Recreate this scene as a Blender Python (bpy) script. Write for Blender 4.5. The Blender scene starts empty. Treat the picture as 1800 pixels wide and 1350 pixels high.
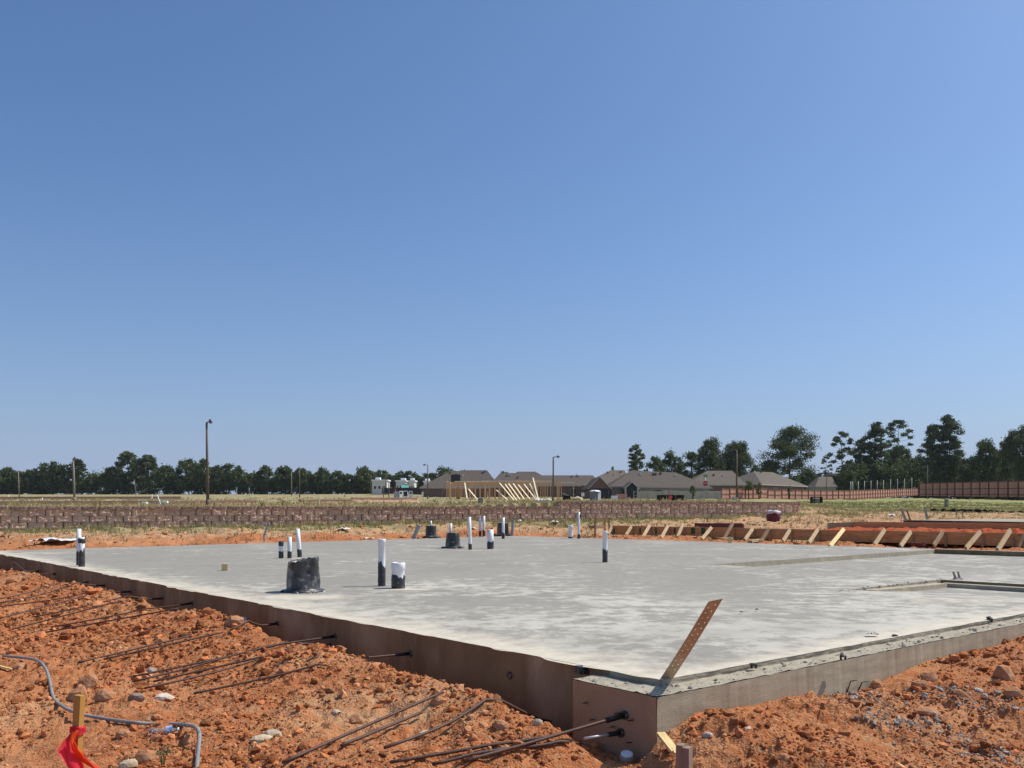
import bpy, bmesh, math, random
import numpy as np
from mathutils import Vector, Matrix, Euler
from mathutils import noise as mnoise

SC = bpy.context.scene
COL = SC.collection
# ------------------------------------------------------------------ camera, sky, sun, exposure
F, HZ = 1600.0, 888.0            # focal length and horizon row of an 1800 px wide picture
cam = bpy.data.cameras.new('camera')
camo = bpy.data.objects.new('camera', cam); COL.objects.link(camo)
camo.location = (0, 0, 1); camo.rotation_euler = (math.radians(90), 0, 0)
cam.sensor_width = 36; cam.lens = F/1800*36; cam.shift_y = (HZ-675)/1800
cam.clip_start = 0.05; cam.clip_end = 8000
SC.camera = camo

SUN_AZ = math.radians(73)        # from +Y towards +X
SUN_EL = math.radians(53)
world = bpy.data.worlds.new('World'); SC.world = world; world.use_nodes = True
wn = world.node_tree; wn.nodes.clear()
sky = wn.nodes.new('ShaderNodeTexSky'); sky.sky_type = 'NISHITA'; sky.sun_disc = False
sky.sun_elevation = SUN_EL; sky.sun_rotation = SUN_AZ
sky.altitude = 0; sky.air_density = 1.0; sky.dust_density = 2.5; sky.ozone_density = 9.0
bg = wn.nodes.new('ShaderNodeBackground'); bg.inputs['Strength'].default_value = 0.1
wo = wn.nodes.new('ShaderNodeOutputWorld')
# blue tint of the clear air, and the pale haze that thickens evenly towards the horizon all round
tint = wn.nodes.new('ShaderNodeMix'); tint.data_type = 'RGBA'; tint.blend_type = 'MULTIPLY'; tint.inputs[0].default_value = 1
tint.inputs[7].default_value = (1.07, 1.21, 1.29, 1)
hzm = wn.nodes.new('ShaderNodeMix'); hzm.data_type = 'RGBA'; hzm.inputs[7].default_value = (5.7, 6.9, 10.1, 1)
wtc = wn.nodes.new('ShaderNodeTexCoord'); wsp = wn.nodes.new('ShaderNodeSeparateXYZ')
def _wm(op, a, b=None):
    n = wn.nodes.new('ShaderNodeMath'); n.operation = op
    for s_, v_ in ((n.inputs[0], a), (n.inputs[1], b)):
        if v_ is None: continue
        if isinstance(v_, (int, float)): s_.default_value = v_
        else: wn.links.new(v_, s_)
    return n.outputs[0]
wn.links.new(wtc.outputs['Generated'], wsp.inputs[0])
_ex = _wm('MULTIPLY', _wm('POWER', 2.718282, _wm('MULTIPLY', _wm('MAXIMUM', wsp.outputs[2], 0.0), -1/.12)), .64)
wn.links.new(sky.outputs[0], tint.inputs[6]); wn.links.new(tint.outputs[2], hzm.inputs[6]); wn.links.new(_ex, hzm.inputs[0])
wn.links.new(hzm.outputs[2], bg.inputs[0]); wn.links.new(bg.outputs[0], wo.inputs[0])
sun = bpy.data.lights.new('sun', 'SUN'); sun.energy = 4.6; sun.angle = math.radians(0.53); sun.color = (1, 0.935, 0.83)
suno = bpy.data.objects.new('sun', sun); COL.objects.link(suno)
sdir = Vector((math.sin(SUN_AZ)*math.cos(SUN_EL), math.cos(SUN_AZ)*math.cos(SUN_EL), math.sin(SUN_EL)))
suno.rotation_euler = sdir.to_track_quat('Z', 'Y').to_euler(); suno.location = (30, 15, 40)
SC.view_settings.view_transform = 'Standard'; SC.view_settings.look = 'None'
SC.view_settings.gamma = 1; SC.view_settings.use_curve_mapping = False
SC.view_settings.exposure = 0.0
SC.cycles.max_bounces = 6

# ------------------------------------------------------------------ pixel <-> place helpers
def at(px, py, Y): return Vector(((px-900)/F*Y, Y, 1+(HZ-py)/F*Y))
def onz(px, py, z=0.0): return at(px, py, (1-z)*F/(py-HZ))
def onplane(px, py, p, n):
    o = Vector((0, 0, 1)); d = Vector(((px-900)/F, 1, (HZ-py)/F))
    return o + d*((Vector(p)-o).dot(n)/d.dot(n))

# ------------------------------------------------------------------ numpy noise
def _h(i, j, seed):
    a = (i.astype(np.int64)*374761393 + j.astype(np.int64)*668265263 + seed*974634777) & 0xffffffff
    a = ((a ^ (a >> 13))*1274126177) & 0xffffffff
    a = (a ^ (a >> 16)) & 0xffffffff
    return a/4294967295.0
def vnoise(x, y, seed=0):
    i = np.floor(x); j = np.floor(y); u = x-i; v = y-j
    u = u*u*u*(u*(u*6-15)+10); v = v*v*v*(v*(v*6-15)+10)
    a = _h(i, j, seed); b = _h(i+1, j, seed); c = _h(i, j+1, seed); d = _h(i+1, j+1, seed)
    return (a*(1-u)+b*u)*(1-v)+(c*(1-u)+d*u)*v - .5
def fbm(x, y, seed=0, o=4, g=.5):
    s = 0; a = 1
    for k in range(o):
        s = s + a*vnoise(x, y, seed+k); x = x*2.03+17.3; y = y*2.03-9.1; a *= g
    return s
def clodf(x, y, seed):           # rounded lumps: height and lump id
    i0 = np.floor(x); j0 = np.floor(y); best = np.full(x.shape, 0.0)
    for di in (-1, 0, 1):
        for dj in (-1, 0, 1):
            i = i0+di; j = j0+dj
            cx = i+.5+(_h(i, j, seed)-.5)*.9; cy = j+.5+(_h(i, j, seed+1)-.5)*.9
            r = .25+.55*_h(i, j, seed+2)**1.5
            d2 = (x-cx)**2+(y-cy)**2
            best = np.maximum(best, np.sqrt(np.maximum(0, r*r-d2))*(.6+.6*_h(i, j, seed+3)))
    return best
def sst(a, b, x):
    t = np.clip((x-a)/(b-a), 0, 1); return t*t*(3-2*t)

# ------------------------------------------------------------------ slab corners (top at z = 0)
C1 = onz(1163, 1195.5); C2 = onz(-24.5, 968.7); C3 = onz(906, 942); C4 = onz(2305, 985)
for c in (C1, C2, C3, C4): c.z = 0
UL = (C2-C1).normalized(); VR = (C4-C1).normalized()
LENL = (C2-C1).length; LENR = (C4-C1).length
NL = Vector((-UL.y, UL.x, 0));  NL = NL if NL.x < 0 and NL.y < 0 else -NL     # outward from the shaded side
NR = Vector((VR.y, -VR.x, 0))                                                # outward from the sunny side
_e = (C3-C2).normalized(); NF = Vector((-_e.y, _e.x, 0))
_e = (C4-C3).normalized(); NG = Vector((-_e.y, _e.x, 0))
LED_L, LED_R, STEP = .21, .15, .042
CORN = C1+NL*LED_L+NR*LED_R
BUMP = .66

# retaining wall line
WA = Vector((-.5625*28, 28)); WD = Vector((.894, .447)).normalized(); WN = Vector((-WD.y, WD.x))  # WN points away from the camera
def wall_s(px):
    t = (px-900)/F
    return (t*WA.y-WA.x)/(WD.x-t*WD.y)
S0, S1, SSTEP = -4.0, wall_s(1402), wall_s(992)

# ridge of dug soil along the shaded side, read where it hides the slab side
rid = [(0, 1001), (50, 1006), (100, 1021), (166, 1039), (219, 1052), (267, 1066), (314, 1071), (379, 1075), (424, 1095), (450, 1111), (492, 1127), (533, 1135), (598, 1150), (632, 1158),
       (699, 1179), (760, 1190), (798, 1203), (870, 1217), (934, 1239), (995, 1256)]
rt, rz = [], []
for px, py in rid:
    p = onplane(px, py, C1+NL*.42, NL); rt.append((p-C1).dot(UL)); rz.append(p.z)
o_ = np.argsort(rt); rt = np.array(rt)[o_]; rz = np.array(rz)[o_]
rgt = [(1157, 1290), (1180, 1280), (1193, 1277), (1230, 1253), (1260, 1246), (1280, 1246), (1340, 1239), (1394, 1226), (1463, 1227), (1532, 1212), (1565, 1194), (1596, 1179), (1634, 1162), (1698, 1147), (1749, 1138), (1800, 1119)]
qt, qz = [], []
for px, py in rgt:
    p = onplane(px, py, C1+NR*(LED_R+.05), NR); qt.append((p-C1).dot(VR)); qz.append(p.z)
qt = np.array(qt); qz = np.array(qz)

# far ground: picture row of the ground at a distance, per column
_cols = np.array([-1500, 450, 735, 1000, 1270, 1440, 1500, 1616, 1800, 3300])
_rows = np.array([0, 28, 40, 50, 75, 100, 150, 250, 400, 600, 6000])
_tab = np.array([
 [890.5, 891.5, 889.6, 889, 886.5, 881, 876.5, 872, 869, 868.6, 886],
 [890.5, 891.5, 889.6, 889, 886.5, 881, 876.5, 872, 869, 868.6, 886],
 [890.5, 891.5, 889.8, 889, 887, 884, 877, 871, 868, 868, 886],
 [885, 884, 883, 883.5, 883, 882, 877, 871, 868, 868, 886],
 [885, 884, 883, 883.5, 882, 881, 877, 871, 868, 868, 886],
 [905, 905, 900, 889, 883, 880, 876, 871, 868, 868, 886],
 [930, 926, 906, 896, 884, 879.5, 875.5, 871, 868, 868, 886],
 [930, 926, 906, 894, 878, 871, 867, 866, 866, 867, 886],
 [930, 926, 906, 892, 874.5, 868.5, 865.5, 865, 866, 867, 886],
 [930, 926, 906, 892, 874.5, 868.5, 865.5, 865, 866, 867, 886]], float)
def zback(X, Y):
    px = np.clip(900+F*X/np.maximum(Y, 5), -1400, 3200); Yc = np.clip(Y, 0, 5999)
    i = np.clip(np.searchsorted(_cols, px, side='right')-1, 0, len(_cols)-2); j = np.clip(np.searchsorted(_rows, Yc, side='right')-1, 0, len(_rows)-2)
    a = sst(0, 1, (px-_cols[i])/(_cols[i+1]-_cols[i])); b = (Yc-_rows[j])/(_rows[j+1]-_rows[j])
    r = (_tab[i, j]*(1-a)+_tab[i+1, j]*a)*(1-b)+(_tab[i, j+1]*(1-a)+_tab[i+1, j+1]*a)*b
    return 1+(HZ-r)/F*Y
def dists(X, Y):
    dl = (X-C1.x)*NL.x+(Y-C1.y)*NL.y; dr = (X-C1.x)*NR.x+(Y-C1.y)*NR.y
    df = (X-C2.x)*NF.x+(Y-C2.y)*NF.y; dg = (X-C3.x)*NG.x+(Y-C3.y)*NG.y
    tl = (X-C1.x)*UL.x+(Y-C1.y)*UL.y; tr = (X-C1.x)*VR.x+(Y-C1.y)*VR.y
    s = (X-WA.x)*WD.x+(Y-WA.y)*WD.y; dw = (X-WA.x)*WN.x+(Y-WA.y)*WN.y
    return dl, dr, df, dg, tl, tr, s, dw
def zsmooth(X, Y):
    dl, dr, df, dg, tl, tr, s, dw = dists(X, Y)
    bl = LED_L*(1-sst(BUMP+.02, BUMP+.5, tl))
    Al = np.interp(tl, rt, rz)+.5
    gl = sst(bl+.06, bl+.42, dl)*np.where(dl > .42, np.exp(-np.maximum(0, dl-.42)/1.5), 1)*sst(-.5, .5, tl)
    drr = dr-LED_R
    Ar = np.interp(tr, qt, qz)+.5
    gr = np.where(drr > .3, np.exp(-np.maximum(0, drr-.3)/1.5), 1)*sst(-.75, .10, tr)*sst(-.10, .02, drr)
    z = -.5+np.maximum(Al*gl*np.where(dl > 0, 1, 0), Ar*gr)
    # behind the slab: rises to the foot of the wall
    z = np.maximum(z, -.5+.085*sst(-.5, 0, tl)*(1-sst(.55, 1.0, tl))*(1-sst(.6, 1.3, dl))*np.where(dl > 0, 1, 0))
    dfar = np.maximum(df, dg); front = np.maximum(-dw, 0)
    zw = .19+.0085*np.clip(s, 0, 40)
    dd = np.maximum(np.maximum(df, dg-3.2), 0)
    rise = sst(0, 1, dd/(dd+front+.01))
    zf = -.05+(zw+.05)*rise
    wf = sst(0, .5, dfar)
    z = z*(1-wf)+zf*wf
    # behind the wall
    over = np.maximum(0, s-S1)
    wide = .12+over*1.4
    wb = sst(.22-np.minimum(over*1.6, 5), .22+wide, dw)
    z = z*(1-wb)+zback(X, Y)*wb
    return z
def zterr(X, Y):
    dl, dr, df, dg, tl, tr, s, dw = dists(X, Y)
    dmax = np.maximum(np.maximum(dl, dr), np.maximum(df, dg))
    z = zsmooth(X, Y)
    near = sst(-.05, .12, np.maximum(dl, dr-LED_R))*(1-sst(20, 26, Y))
    near = near*np.where(np.maximum(df, dg) > .3, 0, 1)
    mid = sst(0, .6, np.maximum(df, dg))*(1-sst(-.6, 0, dw))
    n = fbm(X*1.3, Y*1.3, 3, 3)*.14
    rough = np.clip(.55+fbm(X*.9, Y*.9, 40, 2)*1.3, .12, 1.1)
    c = clodf(X*6.5, Y*6.5, 11)*.042+clodf(X*14, Y*14, 21)*.038+clodf(X*31, Y*31, 31)*.026
    z = z+near*(n*.6*sst(0, .5, np.maximum(dl, dr-LED_R))+rough*c+fbm(X*9, Y*9, 50, 3)*.035-.02)
    z = z+mid*(fbm(X*.8, Y*.8, 8, 4)*.22*sst(.3, 2.0, np.maximum(df, dg))*sst(0, 1.5, -dw)+clodf(X*4, Y*4, 15)*.05+fbm(X*6, Y*6, 9, 3)*.03)
    z = z+sst(.5, 3, dw)*(fbm(X*.35, Y*.35, 61, 4)*.10*np.clip(Y/60, 0.5, 3))*(1-sst(250, 400, Y))
    return z
def zt1(x, y): return float(zterr(np.array([x], float), np.array([y], float))[0])
def ground(px, Y, dz=0.0):
    x = (px-900)/F*Y; return Vector((x, Y, zt1(x, Y)+dz))
def onterr(px, py, y0=3.2, y1=60):
    Ys = y0*np.exp(np.linspace(0, math.log(y1/y0), 1500)); Xs = (px-900)/F*Ys
    zr = 1+(HZ-py)/F*Ys
    k = np.argmax(zr < zterr(Xs, Ys))
    Y = Ys[k]; return Vector(((px-900)/F*Y, Y, 1+(HZ-py)/F*Y))

# ------------------------------------------------------------------ scene helpers
def tag(o, label=None, cat=None, group=None, kind=None):
    if label: o['label'] = label
    if cat: o['category'] = cat
    if group: o['group'] = group
    if kind: o['kind'] = kind
    return o
def thing(name, label, cat, loc, group=None, rz=0.0):
    o = bpy.data.objects.new(name, None); COL.objects.link(o); o.location = loc; o.rotation_euler = (0, 0, rz)
    o.empty_display_size = .1
    return tag(o, label, cat, group, 'thing')
def link(name, me, parent=None, loc=(0, 0, 0), rot=(0, 0, 0), scale=(1, 1, 1)):
    o = bpy.data.objects.new(name, me); COL.objects.link(o); o.parent = parent
    o.location = loc; o.rotation_euler = rot; o.scale = scale
    return o
def mesh_np(name, V, Fq, mat, smooth=False):
    V = np.asarray(V, np.float32).reshape(-1, 3); Fq = np.asarray(Fq, np.int32)
    k = Fq.shape[1]; n = Fq.shape[0]
    me = bpy.data.meshes.new(name)
    me.vertices.add(len(V)); me.vertices.foreach_set('co', V.ravel())
    me.loops.add(n*k); me.loops.foreach_set('vertex_index', Fq.ravel())
    me.polygons.add(n); me.polygons.foreach_set('loop_start', np.arange(0, n*k, k, dtype=np.int32)); me.polygons.foreach_set('loop_total', np.full(n, k, np.int32))
    me.update(calc_edges=True); me.validate()
    me.materials.append(mat)
    me.polygons.foreach_set('use_smooth', np.full(n, smooth, bool))
    return me
class MB:
    def __init__(s): s.v = []; s.f = []; s.sm = []
    def add(s, vs, fs, smooth=False):
        b = len(s.v); s.v += [tuple(v) for v in vs]; s.f += [tuple(i+b for i in f) for f in fs]; s.sm += [smooth]*len(fs); return s
    def box(s, c, size, rot=None, M=None):
        a, b, d = size[0]/2, size[1]/2, size[2]/2
        R = M if M is not None else (Euler(rot).to_matrix() if rot else Matrix.Identity(3))
        vs = [R @ Vector((x*a, y*b, z*d))+Vector(c) for x in (-1, 1) for y in (-1, 1) for z in (-1, 1)]
        return s.add(vs, [(0, 1, 3, 2), (4, 6, 7, 5), (0, 4, 5, 1), (2, 3, 7, 6), (0, 2, 6, 4), (1, 5, 7, 3)])
    def beam(s, p, q, w, t, up=Vector((0, 0, 1))):       # a board from p to q, w across, t along up
        p = Vector(p); q = Vector(q); d = (q-p); L = d.length; d.normalize()
        x = d.cross(up).normalized() if abs(d.dot(up)) < .98 else d.cross(Vector((1, 0, 0))).normalized(); y = x.cross(d)
        M = Matrix((x, d, y)).transposed()
        return s.box((p+q)/2, (w, L, t), M=M)
    def tube(s, pts, rad, n=8, cap=True, smooth=True):
        pts = [Vector(p) for p in pts]; rs = rad if isinstance(rad, (list, tuple)) else [rad]*len(pts)
        vs = []; prev = None
        for i, p in enumerate(pts):
            d = (pts[min(i+1, len(pts)-1)]-pts[max(i-1, 0)]).normalized()
            if prev is None: x = d.orthogonal().normalized()
            else:
                x = prev-d*prev.dot(d); x = x.normalized() if x.length > 1e-6 else d.orthogonal().normalized()
            prev = x; y = d.cross(x)
            for k in range(n):
                a = 2*math.pi*k/n; vs.append(p+(x*math.cos(a)+y*math.sin(a))*rs[i])
        fs = [(i*n+k, i*n+(k+1) % n, (i+1)*n+(k+1) % n, (i+1)*n+k) for i in range(len(pts)-1) for k in range(n)]
        s.add(vs, fs, smooth)
        if cap:
            b = len(s.v)-len(vs)
            s.f.append(tuple(b+k for k in reversed(range(n)))); s.sm.append(False)
            e = b+(len(pts)-1)*n; s.f.append(tuple(e+k for k in range(n))); s.sm.append(False)
        return s
    def lathe(s, prof, n=20, smooth=True, jit=None):     # prof: (r, z) pairs
        vs = []
        for i, (r, z) in enumerate(prof):
            for k in range(n):
                a = 2*math.pi*k/n; rr, zz = (r, z) if jit is None else jit(i, k, r, z, a)
                vs.append((rr*math.cos(a), rr*math.sin(a), zz))
        fs = [(i*n+k, i*n+(k+1) % n, (i+1)*n+(k+1) % n, (i+1)*n+k) for i in range(len(prof)-1) for k in range(n)]
        return s.add(vs, fs, smooth)
    def me(s, name, mat):
        me = bpy.data.meshes.new(name); me.from_pydata(s.v, [], s.f); me.materials.append(mat)
        me.polygons.foreach_set('use_smooth', s.sm); me.update(); return me
    def build(s, name, mat, parent=None, loc=(0, 0, 0), rot=(0, 0, 0)): return link(name, s.me(name, mat), parent, loc, rot)

# ------------------------------------------------------------------ materials
def mat(name, c1, c2=None, scale=6.0, rough=.85, bump=0.0, bscale=60.0, metal=0.0, island=0.0, lo=.35, hi=.65, stretch=(1, 1, 1), spec=.3, c3=None, s3=1.0, lo3=.5, hi3=.7, transl=0.0, world=False, objrand=0.0):
    m = bpy.data.materials.new(name); m.use_nodes = True; nt = m.node_tree; N = nt.nodes; L = nt.links
    b = N['Principled BSDF']; b.inputs['Roughness'].default_value = rough; b.inputs['Metallic'].default_value = metal
    b.inputs['Specular IOR Level'].default_value = spec
    if world:
        g = N.new('ShaderNodeNewGeometry'); src = g.outputs['Position']
    else:
        tc = N.new('ShaderNodeTexCoord'); src = tc.outputs['Object']
    mp = N.new('ShaderNodeMapping'); mp.inputs['Scale'].default_value = stretch; L.new(src, mp.inputs[0])
    col = None
    def mixnode(fac, a, bb):
        mx = N.new('ShaderNodeMix'); mx.data_type = 'RGBA'
        L.new(fac, mx.inputs[0])
        for sock, val in ((mx.inputs[6], a), (mx.inputs[7], bb)):
            if isinstance(val, tuple): sock.default_value = (*val, 1)
            else: L.new(val, sock)
        return mx.outputs[2]
    def ramp(sc, lo, hi, det=6):
        nz = N.new('ShaderNodeTexNoise'); nz.inputs['Scale'].default_value = sc; nz.inputs['Detail'].default_value = det; nz.inputs['Roughness'].default_value = .62
        L.new(mp.outputs[0], nz.inputs['Vector'])
        mr = N.new('ShaderNodeMapRange'); mr.inputs[1].default_value = lo; mr.inputs[2].default_value = hi; L.new(nz.outputs[0], mr.inputs[0]); return mr.outputs[0]
    col = c1
    if c2 is not None: col = mixnode(ramp(scale, lo, hi), c1, c2)
    if c3 is not None: col = mixnode(ramp(s3, lo3, hi3), col, c3)
    if island:
        g = N.new('ShaderNodeNewGeometry'); mr = N.new('ShaderNodeMapRange'); mr.inputs[3].default_value = 1-island; mr.inputs[4].default_value = 1+island
        L.new(g.outputs['Random Per Island'], mr.inputs[0])
        hs = N.new('ShaderNodeHueSaturation'); L.new(mr.outputs[0], hs.inputs['Value'])
        if isinstance(col, tuple): hs.inputs['Color'].default_value = (*col, 1)
        else: L.new(col, hs.inputs['Color'])
        col = hs.outputs[0]
    if objrand:
        g = N.new('ShaderNodeObjectInfo'); mr = N.new('ShaderNodeMapRange'); mr.inputs[3].default_value = 1-objrand; mr.inputs[4].default_value = 1+objrand
        L.new(g.outputs['Random'], mr.inputs[0]); hs = N.new('ShaderNodeHueSaturation'); L.new(mr.outputs[0], hs.inputs['Value'])
        if isinstance(col, tuple): hs.inputs['Color'].default_value = (*col, 1)
        else: L.new(col, hs.inputs['Color'])
        col = hs.outputs[0]
    if isinstance(col, tuple): b.inputs['Base Color'].default_value = (*col, 1)
    else: L.new(col, b.inputs['Base Color'])
    if bump:
        nz = N.new('ShaderNodeTexNoise'); nz.inputs['Scale'].default_value = bscale; nz.inputs['Detail'].default_value = 8; L.new(mp.outputs[0], nz.inputs['Vector'])
        bp = N.new('ShaderNodeBump'); bp.inputs['Strength'].default_value = 1; bp.inputs['Distance'].default_value = bump; L.new(nz.outputs[0], bp.inputs['Height']); L.new(bp.outputs[0], b.inputs['Normal'])
    if transl:
        t = N.new('ShaderNodeBsdfTranslucent'); ms = N.new('ShaderNodeMixShader'); ms.inputs[0].default_value = transl
        if isinstance(col, tuple): t.inputs[0].default_value = (*col, 1)
        else: L.new(col, t.inputs[0])
        L.new(b.outputs[0], ms.inputs[1]); L.new(t.outputs[0], ms.inputs[2]); L.new(ms.outputs[0], N['Material Output'].inputs[0])
    return m

ORANGE = (.44, .165, .060); ORANGE2 = (.32, .098, .034); TAN = (.43, .245, .13); STRAW = (.40, .31, .17); GRN = (.17, .19, .075)
M = {}
M['clod'] = mat('clod', (.44, .168, .064), (.31, .10, .037), 9, .95, .004, 120, island=.5, c3=(.47, .26, .13), s3=2.6, lo3=.48, hi3=.7, world=True, spec=.12)
M['rock'] = mat('rock', (.46, .24, .12), (.38, .15, .07), 12, .95, .006, 60, c3=(.5, .36, .22), s3=7, spec=.15)
M['palerock'] = mat('palerock', (.55, .48, .36), (.42, .3, .18), 14, .95, .005, 60, spec=.15)
M['whitestone'] = mat('whitestone', (.68, .62, .52), (.5, .4, .3), 20, .9, .003, 80)
M['greybit'] = mat('greybit', (.36, .325, .28), (.25, .22, .185), 20, .9, .003, 80, island=.4)
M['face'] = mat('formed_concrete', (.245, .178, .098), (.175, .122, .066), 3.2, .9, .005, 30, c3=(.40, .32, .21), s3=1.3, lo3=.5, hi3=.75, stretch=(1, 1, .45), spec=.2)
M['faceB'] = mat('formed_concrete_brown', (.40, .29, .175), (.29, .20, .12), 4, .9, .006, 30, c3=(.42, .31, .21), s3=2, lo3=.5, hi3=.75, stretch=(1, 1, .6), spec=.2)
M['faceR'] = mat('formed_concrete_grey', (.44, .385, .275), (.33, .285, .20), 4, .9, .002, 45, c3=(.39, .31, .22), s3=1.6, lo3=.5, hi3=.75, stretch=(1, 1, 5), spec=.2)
M['ledge'] = mat('ledge_concrete', (.40, .355, .275), (.29, .255, .19), 12, .92, .004, 60, spec=.2)
M['step'] = mat('step_concrete', (.46, .40, .30), (.35, .30, .22), 9, .92, .004, 50, spec=.2)
M['pvc'] = mat('pvc', (.80, .80, .80), (.72, .72, .71), 30, .35, spec=.5)
M['tar'] = mat('tar_wrap', (.018, .018, .018), (.05, .05, .05), 25, .4, .004, 70, c3=(.32, .31, .29), s3=22, lo3=.60, hi3=.70, spec=.5)
M['bucket'] = mat('bucket_plastic', (.022, .022, .022), (.05, .05, .05), 12, .38, .006, 25, c3=(.26, .25, .23), s3=11, lo3=.54, hi3=.70, spec=.5)
M['rust'] = mat('rusty_steel', (.06, .032, .022), (.12, .055, .034), 40, .6, .001, 200, spec=.4)
M['sleeve'] = mat('black_sleeve', (.015, .015, .015), rough=.5)
M['galv'] = mat('galvanized', (.56, .45, .30), (.44, .34, .21), 12, .42, .0005, 90, metal=.45)  # brown reflection of the soil is put into the strap's base colour
M['galvdull'] = mat('galvanized_dull', (.5, .5, .5), (.4, .4, .4), 12, .5, metal=.6)
M['lumber'] = mat('new_lumber', (.62, .44, .22), (.50, .33, .15), 3, .8, .001, 80, stretch=(6, 6, .6), island=.12)
M['chip'] = mat('split_pine', (.70, .55, .27), (.58, .40, .17), 18, .8, .002, 80)
M['brace'] = mat('brace_lumber', (.42, .31, .18), (.33, .235, .13), 6, .85, .001, 60, island=.2)
M['form'] = mat('form_lumber', (.62, .34, .15), (.50, .26, .105), 2.5, .85, .002, 40, stretch=(1, 1, 5), c3=(.33, .165, .075), s3=3, lo3=.55, hi3=.7)
M['greenpaint'] = mat('green_spray', (.05, .10, .035), rough=.8)
M['maroonboard'] = mat('maroon_board', (.16, .055, .05), (.12, .04, .04), 5)
M['stub'] = mat('weathered_stake', (.23, .155, .11), (.30, .22, .17), 10, .9, .002, 50, stretch=(3, 3, .5))
M['stake'] = mat('orange_stake', (.52, .28, .07), (.44, .22, .05), 5, .75, .0008, 120, stretch=(4, 4, .5))
M['ribpink'] = mat('pink_ribbon', (.97, .07, .11), (.93, .045, .07), 10, .4, spec=.4, transl=.6)
M['riborange'] = mat('orange_ribbon', (.97, .16, .03), (.95, .10, .03), 10, .4, spec=.4, transl=.6)
M['conduit'] = mat('grey_conduit', (.30, .30, .285), (.21, .21, .20), 14, .45, c3=(.36, .27, .2), s3=9, lo3=.55, hi3=.7, spec=.4)
M['block'] = mat('wall_block', (.74, .48, .335), (.56, .345, .235), 5, .95, .014, 22, c3=(.60, .46, .37), s3=9, lo3=.5, hi3=.75, world=True, spec=.15, objrand=.16)
M['cap'] = mat('wall_cap', (.36, .225, .175), (.28, .17, .13), 6, .95, .01, 26, world=True, spec=.15, objrand=.16)
M['bark'] = mat('bark', (.10, .075, .055), (.06, .045, .035), 3, .95, spec=.1)
M['barkpale'] = mat('bark_pale', (.19, .155, .12), (.13, .10, .08), 3, .95, spec=.1)
M['leaf'] = mat('leaf_dark', (.075, .10, .036), (.105, .135, .045), .25, .7, island=.45, spec=.2, transl=.25)
M['pine'] = mat('leaf_pine', (.085, .11, .045), (.115, .14, .055), .3, .7, island=.45, spec=.2, transl=.25)
M['leaflight'] = mat('leaf_light', (.16, .185, .06), (.12, .15, .05), .4, .7, island=.4, spec=.2, transl=.3)
M['grass'] = mat('dry_grass', (.47, .36, .19), (.36, .30, .14), .35, .8, island=.35, world=True, transl=.3, spec=.1)
M['grassgreen'] = mat('green_grass', (.26, .27, .10), (.38, .31, .15), .22, .8, island=.35, world=True, transl=.3, spec=.1)
M['weed'] = mat('weed_green', (.12, .17, .06), (.2, .2, .08), 8, .7, island=.3, transl=.3)
M['shingle'] = mat('shingles', (.128, .106, .088), (.105, .087, .073), 2.5, .95, .01, 9, island=.0, spec=.1)
M['shingle2'] = mat('shingles_tan', (.165, .140, .112), (.135, .115, .092), 2.5, .95, .01, 9, spec=.1)
M['brick'] = mat('house_brick', (.23, .15, .12), (.18, .12, .10), 4, .95, spec=.1)
M['siding'] = mat('house_siding', (.34, .31, .28), rough=.9)
M['trim'] = mat('house_trim', (.45, .41, .36), rough=.8)
M['dark'] = mat('dark_opening', (.03, .03, .035), rough=.4)
M['glass'] = mat('window_glass', (.02, .022, .026), rough=.08, spec=.6)
M['fenceb'] = mat('stained_cedar', (.55, .30, .215), (.46, .245, .175), 1.6, .9, island=.12, stretch=(6, 6, .4), spec=.1)
M['fencebp'] = mat('stained_post', (.20, .085, .065), rough=.9)
M['fenceg'] = mat('weathered_fence', (.56, .50, .42), (.45, .40, .335), 1.8, .9, island=.12, stretch=(6, 6, .4), spec=.1)
M['fenced'] = mat('dark_fence', (.06, .05, .045), rough=.9)
M['white'] = mat('white_paint', (.78, .78, .76), rough=.5)
M['offwhite'] = mat('off_white', (.66, .63, .56), rough=.8)
M['lampbrown'] = mat('pole_brown', (.155, .105, .075), (.12, .085, .065), 4, .7)
M['polegrey'] = mat('pole_weathered', (.26, .215, .165), rough=.9)
M['lamphead'] = mat('lamp_head', (.10, .10, .10), rough=.5)
M['boxgreen'] = mat('utility_green', (.20, .235, .205), rough=.6)
M['boxgrey'] = mat('utility_grey', (.45, .46, .44), rough=.6)
M['toilet'] = mat('toilet_grey', (.20, .21, .23), rough=.6)
M['black'] = mat('black_fabric', (.014, .013, .013), rough=.8)
M['signred'] = mat('sign_red', (.38, .02, .02), rough=.5)
M['signgreen'] = mat('sign_green', (.02, .24, .14), rough=.5)
M['markred'] = mat('marker_red', (.62, .10, .09), rough=.7)
M['bag'] = mat('maroon_bag', (.16, .035, .04), (.11, .025, .03), 14, .7, .01, 30)
M['sheet'] = mat('white_sheet', (.72, .70, .70), (.58, .5, .5), 14, .5, transl=.2)
M['bluesheet'] = mat('blue_sheet', (.55, .62, .74), (.68, .70, .74), 3, .5)
M['teal'] = mat('teal_roof', (.12, .40, .34), rough=.7)
M['studs'] = mat('stud_lumber', (.74, .46, .24), (.62, .36, .17), .4, .85, island=.15)
M['studpale'] = mat('stud_pale', (.84, .70, .47), rough=.85)
M['greensheath'] = mat('sheathing', (.05, .06, .055), rough=.8)
M['sleeveclear'] = mat('translucent_sleeve', (.55, .55, .55), (.42, .42, .42), 12, .3, transl=.4)

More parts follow.
